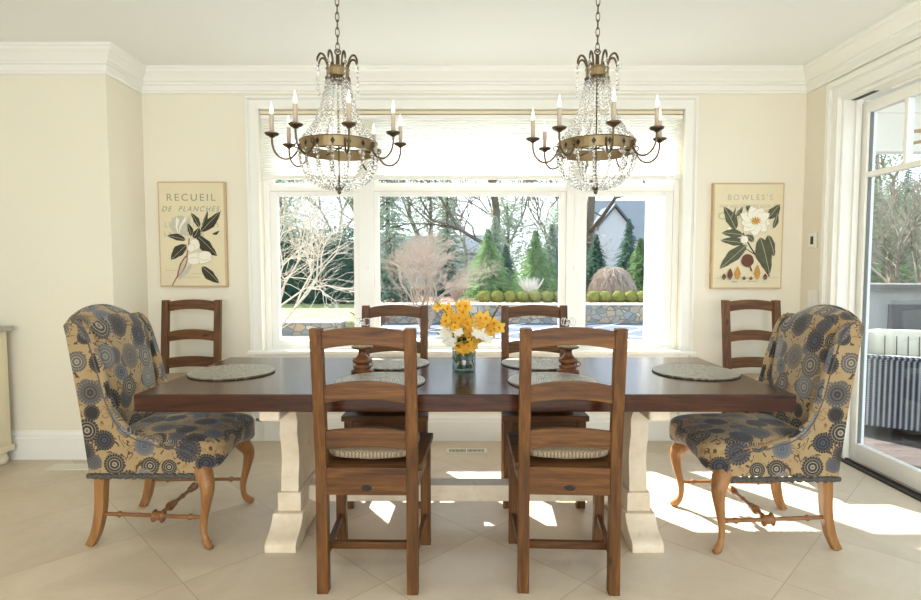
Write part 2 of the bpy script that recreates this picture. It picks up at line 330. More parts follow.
# ---------------------------------------------------------------- mesh builder
class MB:
    def __init__(s): s.v = []; s.f = []; s.uv = None
    def add(s, vs, fs):
        o = len(s.v); s.v += [tuple(p) for p in vs]; s.f += [tuple(i+o for i in f) for f in fs]; return s
    def box(s, x0, x1, y0, y1, z0, z1):
        return s.add([(x0,y0,z0),(x1,y0,z0),(x1,y1,z0),(x0,y1,z0),(x0,y0,z1),(x1,y0,z1),(x1,y1,z1),(x0,y1,z1)],
                     [(3,2,1,0),(4,5,6,7),(0,1,5,4),(1,2,6,5),(2,3,7,6),(3,0,4,7)])
    def obox(s, p, size, rz=0, rx=0, ry=0):
        m = Matrix.Translation(p) @ Matrix.Rotation(rz,4,'Z') @ Matrix.Rotation(ry,4,'Y') @ Matrix.Rotation(rx,4,'X')
        a, b, c = [k/2 for k in size]
        vs = [m @ Vector(q) for q in [(-a,-b,-c),(a,-b,-c),(a,b,-c),(-a,b,-c),(-a,-b,c),(a,-b,c),(a,b,c),(-a,b,c)]]
        return s.add(vs, [(3,2,1,0),(4,5,6,7),(0,1,5,4),(1,2,6,5),(2,3,7,6),(3,0,4,7)])
    def prism(s, pts, axis, a, b):   # pts 2D outline; axis of extrusion
        mk = {'X': lambda p, h: (h, p[0], p[1]), 'Y': lambda p, h: (p[0], h, p[1]), 'Z': lambda p, h: (p[0], p[1], h)}[axis]
        ar = sum(pts[i][0]*pts[(i+1) % len(pts)][1]-pts[(i+1) % len(pts)][0]*pts[i][1] for i in range(len(pts)))
        if (ar > 0) == (axis == 'Y'): pts = pts[::-1]
        n = len(pts); vs = [mk(p, a) for p in pts]+[mk(p, b) for p in pts]
        if a > b: vs = vs[n:]+vs[:n]
        fs = [tuple(range(n))[::-1], tuple(range(n, 2*n))]+[(i, (i+1) % n, (i+1) % n+n, i+n) for i in range(n)]
        return s.add(vs, fs)
    def tube(s, path, rad, n=8, cap=True, rot=0):
        P = [Vector(p) for p in path]; k = len(P)
        rr = rad if isinstance(rad, (list, tuple)) else [rad]*k
        d0 = (P[1]-P[0]).normalized(); up = Vector((0,0,1)) if abs(d0.z) < .9 else Vector((1,0,0))
        a = d0.cross(up).normalized(); vs = []
        for i in range(k):
            d = (P[min(i+1, k-1)]-P[max(i-1, 0)])
            if d.length < 1e-9: d = d0
            d.normalize(); a = (a-d*a.dot(d)); a.normalize(); b = d.cross(a)
            for j in range(n):
                t = 2*pi*j/n+rot; vs.append(P[i]+(a*cos(t)+b*sin(t))*rr[i])
        fs = [(i*n+j, i*n+(j+1) % n, (i+1)*n+(j+1) % n, (i+1)*n+j) for i in range(k-1) for j in range(n)]
        if cap: fs += [tuple(range(n))[::-1], tuple(range((k-1)*n, k*n))]
        return s.add(vs, fs)
    def lathe(s, prof, n=20, c=(0,0,0), axis='Z', M4=None, cap=True):
        vs = []; k = len(prof)
        for r, z in prof:
            for j in range(n):
                t = 2*pi*j/n; p = Vector((r*cos(t), r*sin(t), z))
                if M4: p = M4 @ p
                vs.append(p+Vector(c))
        fs = [(i*n+j, i*n+(j+1) % n, (i+1)*n+(j+1) % n, (i+1)*n+j) for i in range(k-1) for j in range(n)]
        if cap and prof[0][0] > 1e-5: fs.append(tuple(range(n))[::-1])
        if cap and prof[-1][0] > 1e-5: fs.append(tuple(range((k-1)*n, k*n)))
        return s.add(vs, fs)
    def ring(s, c, r, t, n=24, m=6, z=1.0, M4=None):
        vs = []
        for i in range(n):
            a = 2*pi*i/n
            for j in range(m):
                b = 2*pi*j/m; p = Vector(((r+t*cos(b))*cos(a), (r+t*cos(b))*sin(a)*z, t*sin(b)))
                if M4: p = M4 @ p
                vs.append(p+Vector(c))
        return s.add(vs, [(i*m+j, ((i+1) % n)*m+j, ((i+1) % n)*m+(j+1) % m, i*m+(j+1) % m) for i in range(n) for j in range(m)])
    def sell(s, c, h, e1=.3, e2=.3, n=32, m=16, fn=None):
        sg = lambda x, p: math.copysign(abs(x)**p, x)
        vs = []
        for i in range(1, m):
            ph = -pi/2+pi*i/m
            for j in range(n):
                th = 2*pi*j/n
                p = Vector((h[0]*sg(cos(ph), e1)*sg(cos(th), e2), h[1]*sg(cos(ph), e1)*sg(sin(th), e2), h[2]*sg(sin(ph), e1)))
                vs.append(p)
        vs.append(Vector((0,0,-h[2]))); vs.append(Vector((0,0,h[2])))
        vs = [Vector(c)+(fn(p) if fn else p) for p in vs]
        B = len(vs)-2; T = B+1
        fs = [(i*n+j, i*n+(j+1) % n, (i+1)*n+(j+1) % n, (i+1)*n+j) for i in range(m-2) for j in range(n)]
        fs += [(B, (j+1) % n, j) for j in range(n)]+[(T, (m-2)*n+j, (m-2)*n+(j+1) % n) for j in range(n)]
        return s.add(vs, fs)
    def build(s, name, mat, parent=None, loc=None, smooth=False, bevel=0, boxuv=False, sub=0, rz=0, segs=2):
        me = bpy.data.meshes.new(name); me.from_pydata(s.v, [], s.f); me.update()
        if boxuv:
            ul = me.uv_layers.new(name='UVMap')
            for p in me.polygons:
                nx, ny, nz = [abs(k) for k in p.normal]
                for li in p.loop_indices:
                    co = me.vertices[me.loops[li].vertex_index].co
                    if ny >= nx and ny >= nz: uv = (co.x, co.z)
                    elif nx >= nz: uv = (co.y+3.3, co.z+.5)
                    else: uv = (co.x+1.7, co.y+.9)
                    ul.data[li].uv = uv
        me.materials.append(mat if not isinstance(mat, str) else M[mat])
        if smooth:
            for p in me.polygons: p.use_smooth = True
        o = bpy.data.objects.new(name, me); col.objects.link(o)
        if parent: o.parent = parent
        if loc: o.location = loc
        if rz: o.rotation_euler.z = rz
        if bevel:
            b = o.modifiers.new('bevel', 'BEVEL'); b.width = bevel; b.segments = segs; b.limit_method = 'ANGLE'; b.angle_limit = R(40)
        if sub:
            b = o.modifiers.new('sub', 'SUBSURF'); b.levels = sub; b.render_levels = sub
        return o
def tag(o, label=None, cat=None, group=None, kind=None):
    if label: o['label'] = label
    if cat: o['category'] = cat
    if group: o['group'] = group
    if kind: o['kind'] = kind
    return o
def thing(name, loc, label, cat, rz=0, group=None):
    o = bpy.data.objects.new(name, None); o.empty_display_size = .1; col.objects.link(o); o.location = loc; o.rotation_euler.z = rz
    return tag(o, label, cat, group)
def struct(name, mb, mat, parent=None, **kw):
    o = mb.build(name, mat, parent, **kw)
    if not parent: o['kind'] = 'structure'
    return o
def dup(root, loc, rz, label, group=None):
    r = root.copy(); col.objects.link(r); r.location = loc; r.rotation_euler.z = rz; r['label'] = label
    if group: r['group'] = group
    for ch in list(root.children):
        c = ch.copy(); col.objects.link(c); c.parent = r
        for g in list(ch.children):
            d = g.copy(); col.objects.link(d); d.parent = c
    return r
# ---------------------------------------------------------------- camera (1.35 m up, pitched 3.3 degrees down, 79 degree field)
cam = bpy.data.cameras.new('camera'); co = bpy.data.objects.new('camera', cam); col.objects.link(co)
co.location = (0, 0, 1.35); th = atan(32/560.)
co.rotation_euler = (pi/2-th, 0, 0); cam.sensor_width = 36; cam.lens = 36*560/921.; cam.clip_start = .05; cam.clip_end = 300
bpy.context.scene.camera = co
# ---------------------------------------------------------------- room shell
YB, YE, XL, XR, ZC = 4.33, 4.55, -2.42, 2.63, 2.85
YN, XF = 3.9, -3.75      # near left wall face and far left wall
YR = -3.2
WX0, WX1, WZ0, WZ1 = -1.53, 1.70, .70, 2.55
struct('floor', MB().box(XF, 2.80, YR, YE, -.12, 0), 'floor')
struct('ceiling', MB().box(XF, 2.85, YR, YE, ZC, ZC+.2), 'ceil')
b = MB().box(XL-.2, WX0, YB, YE, 0, ZC).box(WX1, XR+.2, YB, YE, 0, ZC).box(WX0, WX1, YB, YE, 0, WZ0).box(WX0, WX1, YB, YE, WZ1, ZC)
struct('wall_back', b, 'wall')
struct('wall_left', MB().box(XF-.2, XL, YN, YB, 0, ZC).box(XF-.2, XF, YR, YN, 0, ZC), 'wall')
DY0, DY1, DZ = -2.7, 3.93, 2.52  # opening lengthened out of view, with added panels, for more side light
struct('wall_right', MB().box(XR, XR+.22, DY1, YB, 0, ZC).box(XR, XR+.22, DY0, DY1, DZ, ZC).box(XR, XR+.22, YR, DY0, 0, ZC), 'wall')
# unseen rear wall; its wide opening is added for the fill light
rw = MB().box(XF, -2.9, YR-.2, YR, 0, ZC).box(2.1, 2.85, YR-.2, YR, 0, ZC).box(-2.9, 2.1, YR-.2, YR, 2.5, ZC).box(-2.9, 2.1, YR-.2, YR, 0, .35)
struct('wall_rear', rw, 'wall')
# crown mouldings: profile (out from the wall, down from the ceiling)
crown = [(0, 0), (.092, 0), (.092, .014), (.082, .026), (.080, .040), (.062, .060), (.046, .082), (.038, .100), (.030, .104), (.030, .116), (.018, .124), (.018, .160), (.012, .168), (.012, .182), (0, .182)]
def sweep(mb, prof, path, side):     # path: XY polyline, prof: (out, dz) ; side: sign of outward normal (right of direction=+1)
    n = len(prof); P = [Vector((p[0], p[1])) for p in path]; vs = []
    for i in range(len(P)):
        def nrm(a, b): d = (b-a).normalized(); return Vector((d.y, -d.x))*side
        if i == 0: o = nrm(P[0], P[1])
        elif i == len(P)-1: o = nrm(P[-2], P[-1])
        else:
            a, c = nrm(P[i-1], P[i]), nrm(P[i], P[i+1]); o = (a+c); o = o/(o.dot(a))
        for (u, z) in prof: vs.append((P[i].x+o.x*u, P[i].y+o.y*u, z))
    fs = [(i*n+j, (i+1)*n+j, (i+1)*n+(j+1) % n, i*n+(j+1) % n) for i in range(len(P)-1) for j in range(n)]
    fs += [tuple(range(n)), tuple(range((len(P)-1)*n, len(P)*n))[::-1]]
    return mb.add(vs, fs)
room_path = [(XF, YR), (XF, YN), (XL, YN), (XL, YB), (XR, YB), (XR, YR)]
struct('trim_1', sweep(MB(), [(u, ZC-z) for u, z in crown], room_path, 1), 'trim')
basep = [(0, 0), (.022, 0), (.022, .15), (.018, .158), (.018, .178), (.010, .192), (.006, .205), (0, .205)]
struct('baseboard_left', sweep(MB(), basep, [(XF, YR), (XF, YN), (XL, YN), (XL, YB)], 1), 'trim')
struct('baseboard_back', sweep(MB(), basep, [(XL, YB), (XR, YB)], 1), 'trim')
struct('baseboard_right', sweep(MB(), basep, [(XR, YB), (XR, DY1+.14)], 1), 'trim')
# window casing: stepped profile around the opening, as three straight members
def casing_member(mb, kind, a0, a1, p):
    # steps: (offset from opening, width, thickness)
    for (o0, o1, t) in ((0, .012, .030), (.012, .070, .018), (.070, .078, .024), (.078, .092, .034), (.092, .098, .026)):
        if kind == 'L': mb.box(p-o1, p-o0, YB-t, YB+.002, a0, a1+o1)
        elif kind == 'R': mb.box(p+o0, p+o1, YB-t, YB+.002, a0, a1+o1)
        else: mb.box(a0-o0, a1+o0, YB-t, YB+.002, p+o0, p+o1)
    return mb
mb = MB(); casing_member(mb, 'L', .0, WZ1, WX0); casing_member(mb, 'R', .0, WZ1, WX1); casing_member(mb, 'T', WX0, WX1, WZ1)
struct('trim_2', mb, 'trim', bevel=.002)
# stool and panel under the window
struct('trim_3', MB().box(WX0-.11, WX1+.11, YB-.06, YB+.08, .685, .712).box(WX0, WX1, YB-.02, YB, .60, .685).box(WX0+.1, WX1-.1, YB-.012, YB, .30, .32), 'trim', bevel=.004)
# window unit
win = MB()
FY0, FY1 = 4.385, 4.50
win.box(WX0, WX0+.045, FY0, FY1, WZ0, WZ1).box(WX1-.045, WX1, FY0, FY1, WZ0, WZ1)
win.box(WX0+.045, WX1-.045, FY0, FY1, WZ0, WZ0+.03).box(WX0+.045, WX1-.045, FY0, FY1, WZ1-.04, WZ1)
for (a, c) in ((-.79, -.675), (.825, .94)): win.box(a, c, FY0-.01, FY1, WZ0+.03, WZ1-.04)
win.box(WX0+.045, -.79, FY0+.005, FY1, 1.945, 1.985).box(-.675, .825, FY0+.005, FY1, 1.945, 1.985).box(.94, WX1-.045, FY0+.005, FY1, 1.945, 1.985)
wf = struct('window_1', win, 'sash', bevel=.003)
units = [(WX0+.045, -.79, .045), (-.675, .825, .05), (.94, WX1-.045, .045)]
for i, (a, c, w) in enumerate(units):
    s = MB(); z0, z1 = WZ0+.03, 1.945
    ya, yb = FY0+.012, FY0+.06
    wl = wr = w
    if i == 1: wl = .04
    if i == 0: wl = .06
    if i == 2: wr = .06
    s.box(a, a+wl, ya, yb, z0, z1).box(c-wr, c, ya, yb, z0, z1).box(a+wl, c-wr, ya, yb, z0, z0+.05).box(a+wl, c-wr, ya, yb, z1-.035, z1)
    so = s.build('sash_frame', 'sash', wf, bevel=.004)
    MB().box(a+wl-.004, c-wr+.004, ya+.02, ya+.026, z0+.045, z1-.03).build('glass_pane', 'glass', so)
    t = MB().box(a, a+.03, ya, yb, 1.985, WZ1-.04).box(c-.03, c, ya, yb, 1.985, WZ1-.04).box(a+.03, c-.03, ya, yb, 1.985, 2.01).box(a+.03, c-.03, ya, yb, WZ1-.07, WZ1-.04)
    to = t.build('transom_frame', 'sash', wf, bevel=.003)
    MB().box(a+.028, c-.028, ya+.02, ya+.026, 2.005, WZ1-.065).build('glass_pane', 'glass', to)
for px, z in ((-.735, 1.36), (-.715, 1.37), (.885, 1.36)):
    MB().tube([(px, FY0-.014, 2.0), (px, FY0-.014, z)], .0016, 5).lathe([(.001, z-.03), (.006, z-.025), (.004, z), (.001, z+.004)], 8, (px, FY0-.014, 0)).build('shade_cord', 'sash', wf)
for px in (-1.505, 1.675):
    MB().box(px-.008, px+.008, FY0-.014, FY0, 1.36, 1.42).build('sash_lock', 'sash', wf, bevel=.003)
# pleated shade: zig zag cloth
sh = thing('window_shade', (0, 4.362, 2.03), 'white pleated cellular shade drawn half down over the wide window', 'window shade')
n = 23; pts_f = []; z0, z1 = 0.03, .455
for i in range(2*n+1): pts_f.append((-.006 if i % 2 else .0, z0+(z1-z0)*i/(2*n)))
vs = [(WX0+.006, y-.004, z) for y, z in pts_f]+[(WX1-.006, y-.004, z) for y, z in pts_f]; k = len(pts_f)
MB().add(vs, [(i, i+1, i+1+k, i+k) for i in range(k-1)]).build('pleated_cloth', 'shade', sh)
MB().box(WX0+.004, WX1-.004, -.025, .015, .455, .485).build('headrail', 'sash', sh, bevel=.003)
MB().box(WX0+.006, WX1-.006, -.018, .008, .0, .032).build('bottom_rail', 'trim', sh, bevel=.003)
MB().box(WX0+.004, WX1-.004, -.030, .016, .490, .516).build('cover_strip', 'cab', sh, bevel=.003)
# door: casing, jamb, head, sliding panels
mb = MB()
for (o0, o1, t) in ((0, .012, .030), (.012, .075, .018), (.075, .084, .026), (.084, .12, .036), (.12, .13, .026)):
    mb.box(XR-t, XR+.002, DY1+o0, DY1+o1, 0, DZ+o1)
    mb.box(XR-t, XR+.002, DY0-.13, DY1+o0, DZ+o0, DZ+o1)
struct('trim_4', mb, 'trim', bevel=.002)
dr = MB().box(XR+.001, XR+.23, DY1-.022, DY1, 0, DZ).box(XR+.001, XR+.23, DY0, DY1-.022, DZ-.022, DZ)
dr.box(XR+.075, XR+.11, DY1-.04, DY1-.022, 0, DZ-.022).box(XR+.14, XR+.16, DY1-.035, DY1-.022, 0, DZ-.022)
dr.box(XR+.10, XR+.115, DY0, 3.62, DZ-.04, DZ-.022)
door = struct('door_1', dr, 'trim', bevel=.002)
MB().box(XR+.03, XR+.07, DY0, DY1-.02, .001, .010).box(XR+.085, XR+.105, DY0, DY1-.02, .001, .012).build('bottom_track', 'frame_dark', door)
MB().box(XR+.045, XR+.085, 3.70, DY1-.023, DZ-.024, DZ-.021).build('head_slot', 'frame_dark', door)
XG = XR+.125
pf = MB()
def panel(y0, y1, x):
    pf = MB(); w = .06; w0 = .07; T = .045
    zt = DZ-.05
    pf.box(x, x+T, y1-w, y1, .014, zt).box(x, x+T, y0, y0+w, .014, zt).box(x, x+T, y0+w, y1-w, .014, .014+.115).box(x, x+T, y0+w, y1-w, zt-.07, zt)
    pf.box(x, x+T, y0+w, y1-w, 1.965, 2.0)
    ym = y1-w-.31
    while ym > y0+w+.05:
        pf.box(x, x+T, ym-.025, ym, 2.0, zt-.07); ym -= .335
    o = pf.build('sliding_panel', 'trim', door, bevel=.003)
    g = MB().box(x+.019, x+.025, y0+w-.004, y1-w+.004, .12, 1.97).box(x+.019, x+.025, y0+w-.004, y1-w+.004, 1.995, zt-.066)
    g.build('door_glass', 'doorglass', o)
    gs = MB().box(x+.012, x+.034, y1-w-.006, y1-w-.001, .13, 1.964).box(x+.012, x+.034, y1-w-.006, y1-w-.001, 2.001, zt-.071)
    gs.build('glazing_seal', 'seal', o)
panel(2.30, DY1-.025, XG); panel(.72, 2.38, XG+.05); panel(-.98, .78, XG); panel(DY0+.02, -.92, XG+.05)
# ceiling fill lights are added unseen, with no fittings modelled
# ---------------------------------------------------------------- floor vents, wall plates
def vent(loc, sx, sy, nslat, label, dark):
    t = thing('floor_vent', loc, label, 'floor vent')
    f = MB().box(-sx, sx, -sy, -sy+.014, 0, .006).box(-sx, sx, sy-.014, sy, 0, .006).box(-sx, -sx+.022, -sy+.014, sy-.014, 0, .006).box(sx-.022, sx, -sy+.014, sy-.014, 0, .006)
    f.build('frame', 'vent', t, bevel=.001)
    MB().box(-sx+.02, sx-.02, -sy+.012, sy-.012, 0.0004, .001).build('duct_opening', 'ventdark', t)
    s = MB()
    for i in range(nslat):
        x = -sx+.03+(2*sx-.06)*i/(nslat-1); s.box(x-dark, x+dark, -sy+.014, sy-.014, .001, .005)
    s.box(-.004, .004, -sy+.014, sy-.014, .001, .0055)
    s.build('louvres', 'vent', t)
vent((-2.62, 3.73, 0), .16, .055, 34, 'cream floor register by the left wall behind the left armchair', .0038)
vent((.045, 4.065, 0), .15, .05, 26, 'cream floor register with dark slots below the middle of the window', .0022)
t = thing('thermostat', (XR, 4.185, 1.50), 'white wall plate with a small dark window, upper plate on the right wall', 'thermostat')
MB().box(-.014, 0, -.045, .045, 0, .115).build('plate', 'trim', t, bevel=.004)
MB().box(-.018, -.013, -.014, .016, .025, .085).build('dark_window', 'blk', t, bevel=.001)
t = thing('light_switch', (XR, 4.17, 1.06), 'ivory light switch plate on the right wall below the thermostat', 'light switch')
MB().box(-.006, 0, -.058, .058, 0, .12).build('plate', 'trim', t, bevel=.002)
for y in (-.025, .025): MB().box(-.010, -.005, y-.016, y+.016, .028, .092).build('rocker', 'sash', t, bevel=.002)
# ---------------------------------------------------------------- sideboard at the left edge
sb = thing('sideboard', (-3.43, 2.88, 0), 'cream painted cabinet with grey top against the left wall, cut by the frame', 'cabinet')
MB().box(-.28, .31, -.95, .95, .09, .92).build('body', 'cab', sb, bevel=.004)
MB().box(-.30, .35, -.98, .975, .92, .952).build('countertop', 'cabtop', sb, bevel=.008)
MB().box(-.29, .325, -.96, .962, .09, .13).build('base_moulding', 'cab', sb, bevel=.006)
for (x, y) in ((.27, .91), (.27, -.91), (-.24, .91), (-.24, -.91)):
    MB().lathe([(.020, 0), (.034, .012), (.040, .04), (.030, .07), (.036, .09)], 14, (x, y, 0)).build('foot', 'cab', sb, smooth=True)
for k in range(3):
    y0 = -.90+k*.61; d = MB().box(.31, .325, y0, y0+.58, .16, .88).box(.325, .331, y0+.07, y0+.51, .24, .80).build('door', 'cab', sb, bevel=.004)
    MB().lathe([(.004, 0), (.004, .012), (.012, .018), (.008, .026), (.0, .027)], 12, (0,0,0), M4=Matrix.Translation((.325, y0+.04, .55)) @ Matrix.Rotation(pi/2, 4, 'Y')).build('knob', 'iron', d, smooth=True)
# ---------------------------------------------------------------- table
TX0, TX1, TY0, TY1, TT, TH = -1.425, 1.465, 2.41, 3.435, .80, .078
tx, ty = (TX0+TX1)/2, (TY0+TY1)/2
tb = thing('dining_table', (tx, ty, 0), 'long reddish brown plank dining table on cream trestle pedestals', 'dining table')
MB().box(TX0-tx, TX1-tx, TY0-ty, TY1-ty, TT-TH, TT).build('tabletop', 'table', tb, bevel=.006)
def spl(pts, n=6):   # catmull rom, open
    out = []
    for i in range(len(pts)-1):
        p0 = pts[max(i-1, 0)]; p1 = pts[i]; p2 = pts[i+1]; p3 = pts[min(i+2, len(pts)-1)]
        for k in range(n):
            t = k/n
            out.append(tuple(.5*((2*b)+(-a+c)*t+(2*a-5*b+4*c-d)*t*t+(-a+3*b-3*c+d)*t**3) for a, b, c, d in zip(p0, p1, p2, p3)))
    out.append(tuple(pts[-1])); return out
for px in (-.855, .89):
    x = px-tx
    MB().box(x-.048, x+.048, -.46, .46, .665, .7215).build('top_bearer', 'antique', tb, bevel=.012)
    # post: a board shaped in the YZ plane
    e = spl([(-.175, .232), (-.172, .30), (-.158, .38), (-.165, .46), (-.185, .53), (-.178, .59), (-.205, .635), (-.235, .664)])
    out = e+[(-y, z) for y, z in e[::-1]]
    MB().prism(out, 'X', x-.044, x+.044).build('post', 'antique', tb, bevel=.003)
    MB().box(x-.058, x+.058, -.19, .19, .137, .232).build('post_block', 'antique', tb, bevel=.004)
    f = spl([(-.34, .0), (-.342, .03), (-.325, .05), (-.275, .072), (-.235, .105), (-.215, .137)])
    out = [(-.20, 0)]+[(-.16, .022), (.16, .022), (.20, 0)]+[(-y, z) for y, z in f]+f[::-1]
    MB().prism(out, 'X', x-.075, x+.075).build('trestle_foot', 'antique', tb, bevel=.004)
MB().box(-.855-tx+.058, .89-tx-.058, -.045, .055, .125, .212).build('stretcher_beam', 'antique', tb, bevel=.004)
# ---------------------------------------------------------------- ladder back chairs, facing +Y locally
def arch_rail(zc0, ze0, zc1, ze1, hw, y, th=.022, n=14):
    top = []; bot = []
    for i in range(n+1):
        u = -1+2*i/n; k = 1-u*u
        top.append((u*hw, ze1+(zc1-ze1)*k)); bot.append((u*hw, ze0+(zc0-ze0)*k))
    return MB().prism(bot+top[::-1], 'Y', y-th/2, y+th/2)
def post_y(z): return -.2125 if z < .5 else -.2125-.062*((z-.5)/.62)**1.25
def make_chair():
    t = thing('ladder_back_chair', (0,0,0), 'x', 'dining chair')
    for s in (-1, 1):
        zs = [0, .25, .5, .6, .72, .85, 1.0, 1.112]
        fr = [(post_y(z)+.0235, z) for z in zs]; bk = [(post_y(z)-.0235, z) for z in zs]
        MB().prism(fr+bk[::-1], 'X', s*.163, s*.210).build('rear_post', 'pineZ', t, bevel=.004)
        MB().box(min(s*.183, s*.230), max(s*.183, s*.230), .183, .229, 0, .505).build('front_leg', 'pineZ', t, bevel=.003)
        MB().obox((s*.196, -.005, .452), (.02, .385, .085), rz=-s*.052).build('side_apron', 'pineY', t, bevel=.002)
        MB().obox((s*.196, -.005, .140), (.022, .385, .032), rz=-s*.052).build('side_stretcher', 'pineY', t, bevel=.002)
    MB().box(-.165, .165, -.232, -.212, .420, .506).build('rear_apron', 'pineX', t, bevel=.002)
    MB().box(-.185, .185, .198, .218, .42, .505).build('front_apron', 'pineX', t, bevel=.002)
    MB().box(-.19, .19, -.10, -.075, .125, .157).build('cross_stretcher', 'pineX', t, bevel=.002)
    pl = [(-.165, -.235), (.165, -.235), (.165, -.185), (.222, -.185), (.240, .262), (-.240, .262), (-.222, -.185), (-.165, -.185)]
    MB().prism(pl, 'Z', .505, .536).build('seat', 'pineX', t, bevel=.004)
    for a in ((1.046, 1.028, 1.116, 1.100), (.822, .806, .896, .876), (.622, .610, .698, .686)):
        arch_rail(*a, .166, post_y((a[0]+a[2])/2)).build('back_slat', 'pineX', t, bevel=.003)
    MB().lathe([(0.0, 0), (.019, 0), (.019, .0025), (.0, .003)], 24, M4=Matrix.Translation((0, -.232, .451)) @ Matrix.Rotation(pi/2, 4, 'X') @ Matrix.Diagonal((1.15, .62, 1, 1))).build('oval_plaque', 'plaque', t)
    return t
C0 = make_chair()
def make_cushion():
    def fn(p):
        q = Vector(p); r = (p.x/.2)**2+(p.y/.2)**2; q.z *= (1-.35*min(r, 1)); return q
    t = thing('seat_cushion', (0,0,0), 'x', 'seat cushion', group='round woven seat cushions')
    MB().sell((0, .0, .032), (.192, .186, .032), .4, .5, 40, 14, fn).build('pad', 'cushion', t, smooth=True)
    MB().ring((0, 0, .006), .150, .003, 48, 6).build('piping', 'cushion', t, smooth=True)
    return t
K0 = make_cushion()
chairs = [
 (-.380, 2.477, -.02, 'pine ladder-back chair in the foreground, left of the two seen from behind', 'tan woven pad on the left foreground ladder-back chair'),
 (.458, 2.477, -.045, 'pine ladder-back chair in the foreground, right of the two seen from behind', 'tan woven pad on the right foreground ladder-back chair'),
 (-.418, 3.30, pi, 'pine ladder-back chair across the table in front of the window, left of the flowers', 'tan woven pad on the chair across the table, left of the flowers'),
 (.470, 3.30, pi, 'pine ladder-back chair across the table in front of the window, right of the flowers', 'tan woven pad on the chair across the table, right of the flowers'),
 (-1.975, 3.90, pi+.10, 'pine ladder-back chair against the wall under the left botanical canvas', 'tan pad on the wall chair under the left canvas'),
 (2.145, 3.86, pi-.0, 'pine ladder-back chair against the wall under the right botanical canvas', 'tan pad on the wall chair under the right canvas')]
for i, (x, y, rz, l, lk) in enumerate(chairs):
    if i == 0:
        C0.location = (x, y, 0); C0.rotation_euler.z = rz; C0['label'] = l; C0['group'] = 'ladder-back dining chairs'
    else: dup(C0, (x, y, 0), rz, l)
    loc = (x+.02*sin(rz), y+.01*cos(rz), .536)
    if i == 0: K0.location = loc; K0.rotation_euler.z = rz; K0['label'] = lk
    else: dup(K0, loc, rz, lk)
